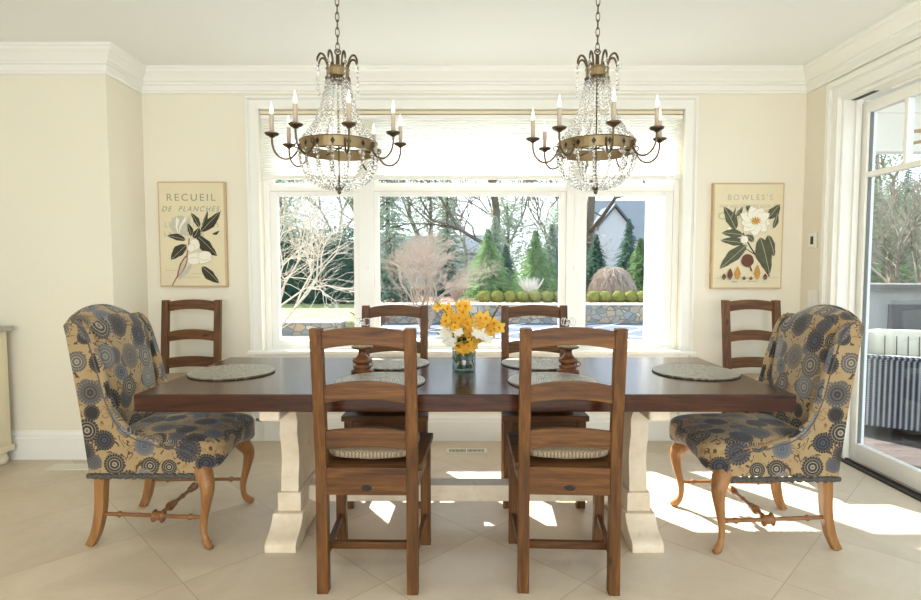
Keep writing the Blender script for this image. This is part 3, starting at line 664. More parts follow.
# ---------------------------------------------------------------- wing armchairs, facing +X locally
def make_armchair():
    t = thing('wing_armchair', (0,0,0), 'x', 'armchair')
    fr = spl([(-.318, 1.088), (-.285, 1.045), (-.264, .985), (-.228, .85), (-.200, .73), (-.150, .615), (-.075, .545), (.05, .505), (.16, .485), (.215, .450), (.235, .40), (.236, .372)])
    prof = [(-.290, .372), (-.326, .70), (-.375, 1.03), (-.385, 1.08), (-.368, 1.098), (-.34, 1.10)]+fr
    for s in (-1, 1):
        y0, y1 = (s*.224, s*.266) if s > 0 else (-.266, -.224)
        w = MB().prism(prof, 'Y', y0, y1).build('wing', 'fabric', t, bevel=.012, boxuv=True, segs=3)
        for p in w.data.polygons: p.use_smooth = False
        # rolled welt along the front edge of the wing and arm
        MB().tube([(x, s*.247, z) for x, z in fr[:-1]], [.017+.006*min(1, i/20) for i in range(len(fr)-1)], 10).build('arm_roll', 'fabric', t, smooth=True, boxuv=True)
        MB().tube([(x, s*.268, z) for x, z in prof[5:-1]], .0035, 6).build('piping', 'stripe', t, smooth=True)
    # back: profile shell, camel top
    ny, nz = 22, 20; vs = []; fs = []
    def bp(u, v, front):
        y = u*.231; ztop = 1.092+.064*(1-u*u)**.8 if abs(u) < 1 else 1.092
        z = .372+(ztop-.372)*v
        xb = -.290-.095*((z-.372)/.73)**1.1 if z > .372 else -.290
        if not front: return (xb, y, z)
        thick = .105+.03*sin(pi*min(1, max(0, (z-.45)/.66)))*(1-u**4)
        thick *= (1-.75*max(0, (v-.9)/.1)**2)
        return (xb+thick, y, z)
    for fnt in (0, 1):
        for j in range(nz+1):
            for i in range(ny+1): vs.append(bp(-1+2*i/ny, j/nz, fnt))
    N = (ny+1)*(nz+1); W = ny+1
    for j in range(nz):
        for i in range(ny):
            a = j*W+i; fs.append((a, a+W, a+W+1, a+1)); a += N; fs.append((a, a+1, a+W+1, a+W))
    for i in range(ny): a = nz*W+i; fs.append((a, a+N, a+1+N, a+1)); a = i; fs.append((a, a+1, a+1+N, a+N))
    for j in range(nz): a = j*W; fs.append((a, a+N, a+W+N, a+W)); a = j*W+ny; fs.append((a, a+W, a+W+N, a+N))
    MB().add(vs, fs).build('backrest', 'fabric', t, smooth=True, boxuv=True)
    MB().tube([bp(-1+2*i/ny, 1, 0) for i in range(ny+1)], .008, 8).build('back_piping', 'fabric', t, smooth=True, boxuv=True)
    # seat: crowned, spreading and drooping at the front
    def fn(p):
        q = Vector(p); f = max(0, (p.x+.05)/.35)
        q.y *= 1+.07*f
        if p.z < 0:
            q.z += .05*f*max(0, 1-(abs(p.y)/.2)**2)          # arched front apron
        else: q.z *= 1-.18*f*f
        return q
    MB().sell((.03, 0, .462), (.31, .252, .098), .42, .30, 56, 22, fn).build('seat', 'fabric', t, smooth=True, boxuv=True)
    # fringe under the side panels and the back
    for s in (-1, 1):
        MB().tube([(-.30+.53*i/40, s*.258, .356+.004*sin(i*2.1)) for i in range(41)], [.013+.003*sin(i*2.7) for i in range(41)], 7).build('fringe', 'fringe', t)
    MB().tube([(-.286, -.256+.512*i/40, .356+.004*sin(i*2.1)) for i in range(41)], [.013+.003*sin(i*2.7) for i in range(41)], 7).build('fringe', 'fringe', t)
    for s in (-1, 1):
        p = spl([(.215, s*.215, .41), (.250, s*.240, .355), (.272, s*.262, .30), (.262, s*.258, .22), (.244, s*.246, .13), (.246, s*.248, .06), (.268, s*.262, .022), (.290, s*.276, .016)], 5)
        rr = spl([(.046,), (.042,), (.033,), (.0235,), (.0175,), (.015,), (.0205,), (.012,)], 5)
        MB().tube(p, [r[0] for r in rr], 12).build('front_leg', 'leg', t, smooth=True)
        p = spl([(-.255, s*.215, .40), (-.262, s*.216, .30), (-.268, s*.218, .18), (-.290, s*.222, .07), (-.322, s*.226, 0)], 5)
        MB().tube(p, [.036-.010*i/20 for i in range(21)], 4, rot=pi/4).build('rear_leg', 'leg', t, bevel=.003)
    def turned(a, b2, blocks, name='stretcher'):
        A = Vector(a); B = Vector(b2); L = (B-A).length; n = 60; pr = []
        for i in range(n+1):
            u = i/n; r = .0095
            for c, w, h in blocks:
                d = abs(u-c)/w
                if d < 1: r += h*(1-d*d)**.5
            pr.append((r, u*L))
        q = (B-A).to_track_quat('Z', 'Y').to_matrix().to_4x4(); q.translation = A
        MB().lathe(pr, 12, M4=q).build(name, 'legs2', t, smooth=True)
    for s in (-1, 1):
        turned((-.27, s*.218, .155), (.25, s*.247, .148), [(.18, .014, .007), (.56, .05, .013), (.60, .012, .016), (.52, .012, .016), (.86, .014, .007)], 'side_stretcher')
    turned((.02, -.232, .152), (.02, .232, .152), [(.2, .02, .009), (.25, .05, .011), (.31, .015, .009), (.5, .02, .004), (.69, .015, .009), (.75, .05, .011), (.8, .02, .009)], 'cross_stretcher')
    return t
A0 = make_armchair(); A0.location = (-1.483, 2.885, 0); A0['label'] = 'medallion print wing armchair at the left end of the table'; A0['group'] = 'upholstered wing armchairs'
dup(A0, (1.487, 2.845, 0), pi, 'medallion print wing armchair at the right end of the table, beside the sliding door')
# ---------------------------------------------------------------- placemats
def make_mat():
    def fn(p): return p
    o = MB().lathe([(0, 0), (.205, 0), (.214, .004), (.212, .008), (.195, .009), (0, .008)], 56).build('placemat', 'mat', None, smooth=False)
    t = thing('placemat', (0,0,0), 'x', 'placemat', group='round braided placemats'); o.name = 'woven_disc'; o.parent = t
    MB().ring((0, 0, .005), .212, .005, 56, 6).build('rim', 'mat', t, smooth=True); return t
P0 = make_mat()
mats = [(-1.20, 2.92, 'round braided placemat at the left end of the table'), (1.235, 2.92, 'round braided placemat at the right end of the table'),
        (-.385, 2.68, 'round braided placemat on the near side, before the left foreground chair'), (.445, 2.68, 'round braided placemat on the near side, before the right foreground chair'),
        (-.395, 3.19, 'round braided placemat on the window side, left of the flowers'), (.450, 3.19, 'round braided placemat on the window side, right of the flowers')]
for i, (x, y, l) in enumerate(mats):
    if i == 0: P0.location = (x, y, TT); P0['label'] = l
    else: dup(P0, (x, y, TT), i*.7, l)
# ---------------------------------------------------------------- turned candle holders
def make_holder():
    t = thing('candle_holder', (0,0,0), 'x', 'candle holder', group='turned wood candle holders')
    pr = [(.0, 0), (.056, 0), (.060, .006), (.059, .015), (.046, .020), (.042, .024), (.050, .031), (.049, .037), (.036, .042), (.038, .048), (.050, .056), (.053, .064), (.049, .072), (.034, .082), (.023, .095), (.019, .108), (.021, .118), (.034, .126)]
    MB().lathe(pr, 32).build('turned_body', 'darkholder', t, smooth=True)
    MB().lathe([(0, .124), (.036, .125), (.055, .131), (.058, .136), (.056, .139), (.0, .138)], 32).build('top_dish', 'iron', t, smooth=True)
    MB().lathe([(.0, .1385), (.05, .139), (.048, .1425), (0, .1425)], 28).build('wax_disc', 'cushion', t, smooth=True)
    MB().ring((.045, -.03, .047), .012, .003, 16, 6, M4=Matrix.Rotation(pi/2, 4, 'X')).build('side_loop', 'iron', t, smooth=True)
    MB().tube([(0, 0, .142), (0, 0, .255)], .0028, 6).build('wire_stem', 'iron', t, smooth=True)
    b = MB()
    for k in range(4):
        a = k*pi/2+.5
        b.ring((cos(a)*.026, sin(a)*.026, .268), .019, .0022, 20, 6, M4=Matrix.Rotation(a, 4, 'Z') @ Matrix.Rotation(pi/2, 4, 'X'))
    b.lathe([(0, .243), (.012, .25), (.014, .262), (.008, .275), (0, .278)], 12)
    b.build('glass_finial', 'crystal', t, smooth=True)
    return t
H0 = make_holder(); H0.location = (-.517, 2.93, TT); H0['label'] = 'dark turned wood holder with glass loop finial, seen through the left foreground chair'
dup(H0, (.567, 2.93, TT), .3, 'dark turned wood holder with glass loop finial, seen through the right foreground chair')
# ---------------------------------------------------------------- vase and flowers
VX, VY = .018, 2.93
vz = thing('glass_vase', (VX, VY, TT), 'clear glass cylinder vase with dark stems in the middle of the table', 'vase')
MB().lathe([(0, 0), (.060, 0), (.062, .004), (.064, .16), (.061, .16), (.058, .014), (0, .012)], 40).build('glass_wall', 'vaseglass', vz, smooth=True)
MB().lathe([(0, .0125), (.057, .0145), (.0585, .11), (0, .11)], 32).build('water', 'water', vz, smooth=True)
fl = thing('flower_arrangement', (VX, VY, TT+.02), 'arrangement of golden orchids and white blooms with green stems', 'flowers')
random.seed(11)
heads = []
sm = MB(); lf = MB()
for k in range(60):
    a = random.uniform(0, 2*pi); r0 = random.uniform(.0, .045); r1 = random.uniform(.0, .05)
    sm.tube([(cos(a)*r0, sin(a)*r0, .0), (cos(a+2)*r1, sin(a+2)*r1, .14), (cos(a+2)*(r1+.02), sin(a+2)*(r1+.02), .17)], .0028, 5)
for k in range(70):
    a = random.uniform(0, 2*pi); r0 = random.uniform(.01, .052); z = random.uniform(.02, .10)
    d = Vector((cos(a+1)*.3, sin(a+1)*.3, 1)).normalized(); w = Vector((-sin(a), cos(a), 0))*.013; p = Vector((cos(a)*r0, sin(a)*r0, z))
    lf.add([p, p+d*.02+w, p+d*.05, p+d*.02-w], [(0,1,2,3)])
sm.build('stems', 'stem', fl); lf.build('inner_leaves', 'stem', fl)
def petal(mb, c, d, up, L, W, bend=.25, n=4):
    d = d.normalized(); s = d.cross(up).normalized(); vs = []
    for i in range(n+1):
        u = i/n; w = W*sin(pi*(.12+.83*u))**.8*.5; p = c+d*(L*u)+up*(L*bend*u*u)
        vs += [p-s*w, p+up*(w*.25)*0, p+s*w]
    fs = []
    for i in range(n): a = i*3; fs += [(a, a+1, a+4, a+3), (a+1, a+2, a+5, a+4)]
    mb.add(vs, fs)
def bloom(mb, lip, c, axis, size, np_, wide):
    axis = axis.normalized(); t1 = axis.orthogonal().normalized(); t2 = axis.cross(t1)
    ro = random.uniform(0, 6)
    for k in range(np_):
        a = ro+2*pi*k/np_; d = t1*cos(a)+t2*sin(a)+axis*random.uniform(.0, .35)
        petal(mb, c, d, axis, size*random.uniform(.85, 1.1), size*wide, random.uniform(-.2, .3))
    if lip is not None:
        lip.sell(tuple(c+axis*.004), (size*.16, size*.16, size*.2), 1, 1, 8, 6)
sprays = [((-.115, .0, .32), 11), ((-.075, -.03, .26), 8), ((-.01, .0, .33), 11), ((.03, .02, .25), 8), ((.11, -.01, .27), 10), ((.175, .0, .23), 10), ((.03, -.055, .13), 8), ((-.01, -.055, .12), 7)]
for (p, nb) in sprays:
    st = MB().tube(spl([(p[0]*.15, p[1]*.2, .12), (p[0]*.45, p[1]*.5, .12+(p[2]-.12)*.6), (p[0], p[1], p[2]), (p[0]*1.25, p[1], p[2]+.03)], 5), .0022, 5)
    st.build('orchid_stem', 'stem', fl)
    ob = MB(); lp = MB()
    for k in range(nb):
        u = .45+.6*k/nb
        c = Vector((p[0]*u+random.uniform(-.028, .028), p[1]*u+random.uniform(-.03, .02), .12+(p[2]-.12)*(.35+.75*k/nb)+random.uniform(-.012, .012)))
        ax = Vector((c.x*2+random.uniform(-.4, .4), -1+random.uniform(-.3, .5), random.uniform(-.2, .6)))
        bloom(ob, lp, c, ax, random.uniform(.026, .038), 5, .8)
    ob.build('orchid_blooms', 'orchid', fl); lp.build('orchid_lips', 'orchid2', fl, smooth=True)
for (x, y, z, s) in ((-.095, -.03, .19, .045), (-.065, -.05, .15, .042), (.075, -.04, .19, .045), (.12, -.03, .16, .036), (-.03, -.05, .20, .032), (-.09, 0, .15, .03), (.05, .03, .2, .034), (-.03, .05, .2, .03)):
    wb = MB()
    for ring_ in range(3): bloom(wb, None, Vector((x, y, z)), Vector((x*4, -.8, .7-ring_*.3)), s*(1-.2*ring_), 7, .6)
    wb.build('white_bloom', 'whiteflower', fl)
g = MB()
for k in range(26):
    a = random.uniform(0, 2*pi); p = Vector((cos(a)*.04, sin(a)*.04, .13)); petal(g, p, Vector((cos(a), sin(a), random.uniform(.2, 1.6))), Vector((0, 0, 1)), random.uniform(.05, .10), .018, -.2)
g.build('foliage', 'stem', fl)
tw = MB()
for (x, z) in ((.19, .34), (.17, .30), (-.12, .31)): tw.tube(spl([(x*.3, 0, .16), (x*.7, -.01, z*.75), (x, 0, z)], 5), [.0018]*11, 5)
for k in range(9): tw.sell((.13+.0075*k, 0, .245+.011*k), (.004, .004, .006), 1, 1, 6, 4)
tw.build('budding_twigs', 'darkholder', fl)
# ---------------------------------------------------------------- botanical canvases
def text_mesh(body, size, x, z, mat, parent, shear=0, space=1.0, align='CENTER', w=None):
    cu = bpy.data.curves.new('lettering', 'FONT'); cu.body = body; cu.size = size; cu.align_x = align; cu.shear = shear; cu.space_character = space
    tmp = bpy.data.objects.new('lettering_tmp', cu); col.objects.link(tmp)
    dg = bpy.context.evaluated_depsgraph_get(); me = bpy.data.meshes.new_from_object(tmp.evaluated_get(dg))
    bpy.data.objects.remove(tmp)
    if w:
        xs = [v.co.x for v in me.vertices]; k = w/(max(xs)-min(xs)); c = (max(xs)+min(xs))/2
        for v in me.vertices: v.co.x = (v.co.x-c)*k
    me.materials.clear(); me.materials.append(M[mat])
    o = bpy.data.objects.new('lettering', me); col.objects.link(o); o.parent = parent; o.location = (x, -.0423, z); o.rotation_euler = (pi/2, 0, 0); return o
class Print:    # flat shapes printed on the canvas face
    def __init__(s, root, W, H, box): s.r = root; s.W = W; s.H = H; s.b = box; s.layers = {}; s.d = 0; s.uid = 0
    def p(s, x, y): x0, y0, x1, y1 = s.b; return ((x-x0)/(x1-x0)*s.W-s.W/2, (y1-y)/(y1-y0)*s.H)
    def poly(s, name, mat, pts):
        mb = s.layers.setdefault((name, mat, s.uid), MB()); s.d += .00004
        q = [s.p(*a) for a in pts]
        ar = sum(q[i][0]*q[(i+1) % len(q)][1]-q[(i+1) % len(q)][0]*q[i][1] for i in range(len(q)))
        if ar < 0: q = q[::-1]
        mb.add([(x, -.0425-s.d, z) for x, z in q], [tuple(range(len(q)))])
    def leaf(s, name, mat, a, b, w, curve=0, n=9, wav=.08):
        ax, ay = a; bx, by = b; dx, dy = bx-ax, by-ay; L = math.hypot(dx, dy); nx, ny = -dy/L, dx/L; l = []; r = []
        for i in range(n+1):
            u = i/n; k = w*(sin(pi*u**.8))**.9*(1+wav*sin(u*17)); cx = ax+dx*u+nx*curve*sin(pi*u); cy = ay+dy*u+ny*curve*sin(pi*u)
            l.append((cx+nx*k, cy+ny*k)); r.append((cx-nx*k, cy-ny*k))
        s.poly(name, mat, l+r[::-1][1:-1])
    def line(s, name, mat, pts, w):
        pts = spl(pts, 5)
        for i in range(len(pts)-1):
            (ax, ay), (bx, by) = pts[i], pts[i+1]; L = math.hypot(bx-ax, by-ay) or 1; nx, ny = -(by-ay)/L*w, (bx-ax)/L*w
            s.poly(name, mat, [(ax+nx, ay+ny), (bx+nx, by+ny), (bx-nx, by-ny), (ax-nx, ay-ny)])
    def blob(s, name, mat, c, rx, ry, rot=0, n=18, wav=.05):
        s.poly(name, mat, [(c[0]+cos(rot)*rx*cos(t)*(1+wav*sin(5*t))-sin(rot)*ry*sin(t), c[1]+sin(rot)*rx*cos(t)*(1+wav*sin(5*t))+cos(rot)*ry*sin(t)) for t in [2*pi*i/n for i in range(n)]])
    def done(s):
        for (name, mat, uid), mb in s.layers.items(): mb.build(name, mat, s.r)
def canvas(loc, W, H, label):
    t = thing('canvas_print', loc, label, 'wall art')
    MB().box(-W/2, W/2, -.04, -.001, 0, H).build('stretched_canvas', 'canvas_edge', t, bevel=.004)
    MB().box(-W/2+.012, W/2-.012, -.0418, -.039, .012, H-.012).build('printed_face', 'canvas', t)
    return t
W, H = .512, .80
c1 = canvas((-2.045, YB, 1.205), W, H, 'magnolia print canvas headed RECUEIL DE PLANCHES, left of the window')
text_mesh('RECUEIL', .075, 0, H-.145, 'ink', c1, 0, 1.3, w=.37)
text_mesh('DE  PLANCHES,', .055, 0, H-.225, 'ink', c1, .35, 1.3, w=.45)
text_mesh('SUR', .025, 0, H-.275, 'ink2', c1, 0, 1.3)
text_mesh('LES  SCIENCES', .055, 0, H-.345, 'ink2', c1, 0, 1.3, w=.41)
text_mesh('LES  ARTS', .05, -.06, H-.415, 'ink2', c1, 0, 1.3, w=.30)
P = Print(c1, W, H, (42, 60, 345, 545))
P.line('printed_stem', 'redprint', [(180, 320), (172, 380), (150, 440), (98, 538)], 2.5)
P.blob('printed_bloom', 'petalgrey', (140, 262), 42, 46); 
for k in range(5): P.leaf('printed_bloom', 'petal' if k % 2 else 'petalgrey', (140, 305), (105+20*k, 222), 16, 4)
for a, b_, w in (((232, 290), (325, 195), 21), ((240, 265), (266, 190), 8), ((228, 270), (190, 203), 13), ((165, 328), (80, 308), 15), ((168, 350), (95, 420), 24), ((215, 308), (306, 402), 26), ((235, 450), (313, 528), 22), ((285, 300), (318, 284), 7), ((200, 320), (228, 270), 17), ((190, 310), (175, 250), 12)):
    P.leaf('printed_leaves', 'leafdark', a, b_, w, 5)
    P.line('printed_veins', 'petalgrey', [a, ((a[0]+b_[0])/2+2, (a[1]+b_[1])/2-2), b_], .7)
for c, rx, ry in (((205, 350), 22, 26), ((190, 365), 16, 18), ((225, 410), 56, 26), ((250, 400), 30, 20), ((200, 425), 26, 16)): P.blob('printed_bloom', 'petalgrey', c, rx+2, ry+2); P.blob('printed_bloom', 'petal', c, rx, ry)
P.leaf('printed_bud', 'redprint', (172, 395), (120, 505), 13); P.leaf('printed_bud', 'petalgrey', (168, 405), (128, 495), 8); P.leaf('printed_bud', 'petalgrey', (190, 440), (128, 515), 9)
for y, x0, x1 in ((468, 70, 130), (483, 190, 240), (500, 150, 230)):
    P.uid += 1; P.line('printed_rule', 'ink2', [(x0, y), (x1, y)], .8)
P.done()
W, H = .54, .805
c2 = canvas((2.19, YB, 1.19), W, H, "white magnolia print canvas headed BOWLES'S, right of the window")
text_mesh("BOWLES'S", .06, 0.01, H-.13, 'ink2', c2, 0, 1.4, w=.34)
text_mesh('NEW AND COMPLETE BOOK OF', .034, 0, H-.188, 'ink2', c2, 0, 1.1, w=.44)
text_mesh('CYPHERS', .075, 0, H-.275, 'ink2', c2, 0, 1.4, w=.46)
P = Print(c2, W, H, (68, 60, 365, 550))
P.line('printed_stem', 'leafdark', [(195, 290), (225, 350), (262, 410), (312, 492)], 3)
P.line('printed_stem', 'leafdark', [(205, 360), (240, 385), (258, 395)], 2)
for a, b_, w in (((165, 275), (112, 168), 24), ((195, 300), (105, 290), 20), ((205, 338), (102, 325), 20), ((212, 345), (100, 458), 26), ((268, 310), (312, 482), 34), ((300, 300), (330, 400), 20), ((295, 225), (345, 158), 22), ((320, 270), (336, 200), 10), ((215, 200), (252, 205), 14), ((160, 215), (190, 168), 9), ((205, 165), (250, 205), 13), ((140, 225), (160, 170), 5), ((240, 330), (200, 300), 14)):
    P.leaf('printed_leaves', 'leafgreen', a, b_, w, 4)
    P.line('printed_veins', 'petalgrey', [a, ((a[0]+b_[0])/2+2, (a[1]+b_[1])/2-2), b_], .8)
for k in range(9):
    a = 2*pi*k/9+.2; c = (245, 235); tip = (c[0]+cos(a)*(78 if k % 2 else 66), c[1]+sin(a)*(66 if k % 2 else 74))
    P.leaf('printed_bloom', 'petalgrey', c, tip, 27, 0); P.leaf('printed_bloom', 'petal', c, (c[0]+(tip[0]-c[0])*.96, c[1]+(tip[1]-c[1])*.96), 25, 0)
for k in range(11):
    a = 2*pi*k/11; P.leaf('printed_stamens', 'ochre', (245, 235), (245+cos(a)*26, 235+sin(a)*22), 3.5)
P.blob('printed_bud', 'petalgrey', (200, 322), 17, 19); P.blob('printed_bud', 'petal', (200, 322), 15, 17); P.blob('printed_bud', 'petal', (136, 270), 6, 6)
P.blob('printed_seed_pod', 'brownprint', (216, 418), 26, 30); P.line('printed_seed_pod', 'brownprint', [(225, 440), (235, 468)], 3)
for x, h, m in ((119, 18, 'brownprint'), (144, 32, 'brownprint'), (175, 38, 'ochre'), (203, 10, 'brownprint'), (232, 10, 'brownprint'), (258, 42, 'ochre'), (292, 18, 'brownprint')):
    P.uid += 1; P.leaf('printed_seed_pod', m, (x, 508), (x, 508-h*1.7), 6+h*.16)
P.uid += 1; P.line('printed_rule', 'ink2', [(80, 500), (350, 496)], .8); P.line('printed_rule', 'ink', [(150, 516), (175, 517)], 1.6); P.uid += 1; P.line('printed_rule', 'ink', [(215, 514), (260, 514)], 1)
P.done()
# ---------------------------------------------------------------- chandeliers
def bead(mb, p, r, h, rot=0):
    x, y, z = p; n = 5
    vs = [(x, y, z+h)]+[(x+r*cos(rot+2*pi*k/n), y+r*sin(rot+2*pi*k/n), z) for k in range(n)]+[(x, y, z-h)]
    mb.add(vs, [(0, 1+k, 1+(k+1) % n) for k in range(n)]+[(n+1, 1+(k+1) % n, 1+k) for k in range(n)])
def make_chandelier():
    t = thing('chandelier', (0,0,0), 'x', 'chandelier', group='crystal basket chandeliers')   # origin at ring centre height 0
    ZR = 0.0
    # ring band
    prof = [(.190, -.028), (.196, -.024), (.196, .024), (.201, .028), (.188, .028), (.186, .022), (.186, -.026)]
    n = 48; vs = []; k = len(prof)
    MB().lathe(prof+[prof[0]], 48, cap=False).build('ring_band', 'iron2', t, smooth=False)
    for j in range(16):
        a = 2*pi*j/16+.1; st = MB().add([(cos(a+d)*.1975, sin(a+d)*.1975, z) for d, z in ((-.06, 0), (0, -.017), (.06, 0), (0, .017))], [(0, 1, 2, 3)])
        st.build('band_stud', 'plaque', t)
    # hub rod, spokes, finial
    MB().tube([(0, 0, -.215), (0, 0, .42)], .0045, 8).build('centre_rod', 'iron', t, smooth=True)
    MB().lathe([(0, -.235), (.008, -.230), (.012, -.220), (.007, -.210), (.011, -.203), (.005, -.195)], 12).build('bottom_finial', 'iron', t, smooth=True)
    sp = MB()
    for j in range(4): a = j*pi/2+.2; sp.tube([(0, 0, 0), (cos(a)*.19, sin(a)*.19, 0)], .004, 6)
    sp.build('spokes', 'iron', t, smooth=True)
    # crown
    MB().lathe([(.052, .385), (.058, .388), (.058, .425), (.062, .430), (.056, .436), (.054, .43), (.052, .385)], 24, cap=False).build('crown_band', 'iron2', t)
    for j in range(8):
        a = 2*pi*j/8+.2; ca, sa = cos(a), sin(a)
        p = spl([(.050, .395), (.056, .45), (.072, .487), (.092, .492), (.105, .470), (.108, .450)], 5)
        MB().tube([(r*ca, r*sa, z) for r, z in p], [.0055]*(len(p)-6)+[.0055-.0005*i for i in range(6)], 6).build('crown_scroll', 'iron', t, smooth=True)
    for j in range(10):
        a = 2*pi*j/10; s2 = MB().sell((cos(a)*.055, sin(a)*.055, .380), (.011, .011, .012), 1, 1, 8, 6)
        s2.build('crown_petal', 'iron', t, smooth=True)
    MB().tube([(0, 0, .42), (0, 0, .50)], .010, 8).ring((0, 0, .517), .014, .004, 16, 6, M4=Matrix.Rotation(pi/2, 4, 'X')).build('top_loop', 'iron', t, smooth=True)
    # crystal strands: crown to ring
    for j in range(22):
        a = 2*pi*j/22; mb = MB(); ca, sa = cos(a), sin(a); path = spl([(.054, .385), (.068, .30), (.092, .20), (.130, .115), (.190, .030)], 8)
        L = 0; q = [path[0]]; step = .0235; acc = 0
        for i in range(1, len(path)):
            d = math.hypot(path[i][0]-path[i-1][0], path[i][1]-path[i-1][1]); acc += d
            if acc >= step: q.append(path[i]); acc = 0
        for i, (r, z) in enumerate(q): bead(mb, (r*ca, r*sa, z), .0105, .0135, a)
        mb.build('crystal_strand', 'crystal', t)
    for j in range(16):
        a = 2*pi*j/16+.1; mb = MB(); ca, sa = cos(a), sin(a)
        for i in range(13):
            u = i/12; ang = u*pi/2; r = .187*cos(ang)**.75+.012; z = -.03-.170*sin(ang)
            bead(mb, (r*ca, r*sa, z), .0115, .0145, a)
        mb.build('basket_strand', 'crystal', t)
    for j in range(8):
        a = 2*pi*j/8+.2; mb = MB()
        for i in range(6): bead(mb, (cos(a)*.108, sin(a)*.108, .436-.024*i), .0095, .0125, a+i)
        mb.build('scroll_drop', 'crystal', t)
    for j in range(16):
        mb = MB(); a = 2*pi*j/16; bead(mb, (cos(a)*.198, sin(a)*.198, -.045), .010, .016, a)
        mb.build('band_drop', 'crystal', t)
    # arms
    for j in range(8):
        a = -pi/2+2*pi*j/8; ca, sa = cos(a), sin(a); rA = .327
        p = spl([(.192, .01), (.205, -.025), (.235, -.062), (.275, -.070), (.310, -.045), (.325, -.005), (rA, .035)], 5)
        ar = MB().tube([(r*ca, r*sa, z) for r, z in p], .0052, 8); ar.ring((ca*.208, sa*.208, .0), .012, .0035, 14, 6, M4=Matrix.Rotation(a, 4, 'Z') @ Matrix.Rotation(pi/2, 4, 'X'))
        ao = ar.build('arm', 'iron', t, smooth=True)
        c = (ca*rA, sa*rA, 0)
        MB().lathe([(0, .028), (.010, .030), (.016, .036), (.030, .042), (.036, .050), (.034, .052), (.024, .047), (.012, .046), (0, .046)], 18, c).build('bobeche', 'iron', ao, smooth=True)
        MB().lathe([(0, .046), (.0105, .046), (.0105, .140), (.008, .144), (0, .144)], 14, c).build('candle_sleeve', 'candle', ao, smooth=True)
        MB().lathe([(.004, .143), (.007, .148), (.0088, .158), (.0078, .170), (.0045, .184), (.0018, .198), (0, .206)], 12, c).build('flame_bulb', 'bulb', ao, smooth=True)
    for o in t.children:      # crown sits 3 cm lower on the rod
        nm = o.name.split('.')[0]
        for v in o.data.vertices:
            if nm in ('crown_band', 'crown_scroll', 'crown_petal', 'top_loop', 'scroll_drop'): v.co.z -= .03
            elif nm == 'crystal_strand' and v.co.z > .03: v.co.z = .03+(v.co.z-.03)*.325/.355
    # chain to ceiling, rose
    zt = ZC-1.965
    mb = MB(); z = .510; i = 0
    while z < zt-.03:
        m4 = Matrix.Rotation(pi/2*(i % 2), 4, 'Z') @ Matrix.Rotation(pi/2, 4, 'X')
        mb.ring((0, 0, z), .0155, .0033, 14, 6, 1.0, m4); 
        # stretch links
        N = 14*6
        for q in range(len(mb.v)-N, len(mb.v)): x, y, zz = mb.v[q]; mb.v[q] = (x*.62, y*.62, z+(zz-z)*1.5)
        z += .038; i += 1
    mb.build('chain', 'iron', t, smooth=True)
    MB().lathe([(0, zt-.04), (.012, zt-.038), (.02, zt-.025), (.055, zt-.012), (.06, zt), (0, zt)], 24).build('ceiling_rose', 'iron', t, smooth=True)
    return t
CH = make_chandelier(); CH.location = (-.628, 2.93, 1.965); CH.rotation_euler.z = R(20.5); CH['label'] = 'bronze and crystal basket chandelier hanging over the left half of the table'
dup(CH, (.700, 2.93, 1.965), R(0), 'bronze and crystal basket chandelier hanging over the right half of the table')
# ================================================================ outside
struct('ground_lawn', MB().box(-60, 60, 4.56, 90, -.9, -.42), 'lawn')
struct('ground_patio', MB().box(-3.0, 12.5, 4.56, 16.9, -.42, -.32), 'patio')
struct('ground_path', MB().box(-6.2, -3.0, 4.56, 16.9, -.42, -.33), 'gravel')
def stone_wall(x0, x1, y, z0, z1, label, th=.4):
    t = thing('garden_wall', ((x0+x1)/2, y, z0), label, 'stone wall'); w = (x1-x0)/2
    MB().box(-w, w, 0, th, 0, z1-z0-.05).build('masonry', 'stone', t)
    MB().box(-w-.03, w+.03, -.04, th+.04, z1-z0-.05, z1-z0).build('coping', 'coping', t, bevel=.01)
stone_wall(-2.6, 12, 16.9, -.42, .27, 'grey fieldstone retaining wall below the row of boxwood balls')
struct('ground_terrace', MB().box(-2.6, 30, 17.3, 60, -.42, .20), 'mulch')
stone_wall(-12, -3.0, 14.0, -.42, .02, 'stone garden wall at the edge of the lawn, upper of two at left')
stone_wall(-12, -2.6, 9.6, -.42, -.0, 'low stone wall with pale cap nearest the window at left', .35)
struct('ground_left_lawn', MB().box(-40, -2.7, 14.4, 60, -.42, -.02), 'lawn')
random.seed(3)
def leaf_ball(mb, c, r, n, size, squash=1, tri=True):
    for i in range(n):
        d = Vector((random.gauss(0, 1), random.gauss(0, 1), random.gauss(0, 1))).normalized()
        p = Vector(c)+Vector((d.x*r, d.y*r, d.z*r*squash))*random.uniform(.75, 1.03)
        u = Vector((random.gauss(0, 1), random.gauss(0, 1), random.gauss(0, 1))).normalized()*size; v = d.cross(u).normalized()*size*.7
        mb.add([p-v*.6, p+u, p+v*.6], [(0, 1, 2)])
def boxwood(x, y, z, r, label):
    t = thing('boxwood_ball', (x, y, z), label, 'shrub', group='clipped boxwood balls along the stone wall')
    mb = MB(); mb.sell((0, 0, r*.95), (r*.86, r*.86, r*.86), 1, 1, 16, 10); leaf_ball(mb, (0, 0, r*.95), r, 520, .04); mb.build('clipped_foliage', 'box', t)
    MB().tube([(0, 0, -.01), (0, 0, r)], .02, 6).build('stem', 'trunk', t)
    return t
bw = boxwood(0, 17.75, .2, .235, '')
xs = [.76, 1.16, 1.56, 1.97, 2.36, 2.78, 3.18, 4.2, 4.6, 5.0, 5.4, 5.8, 6.2]
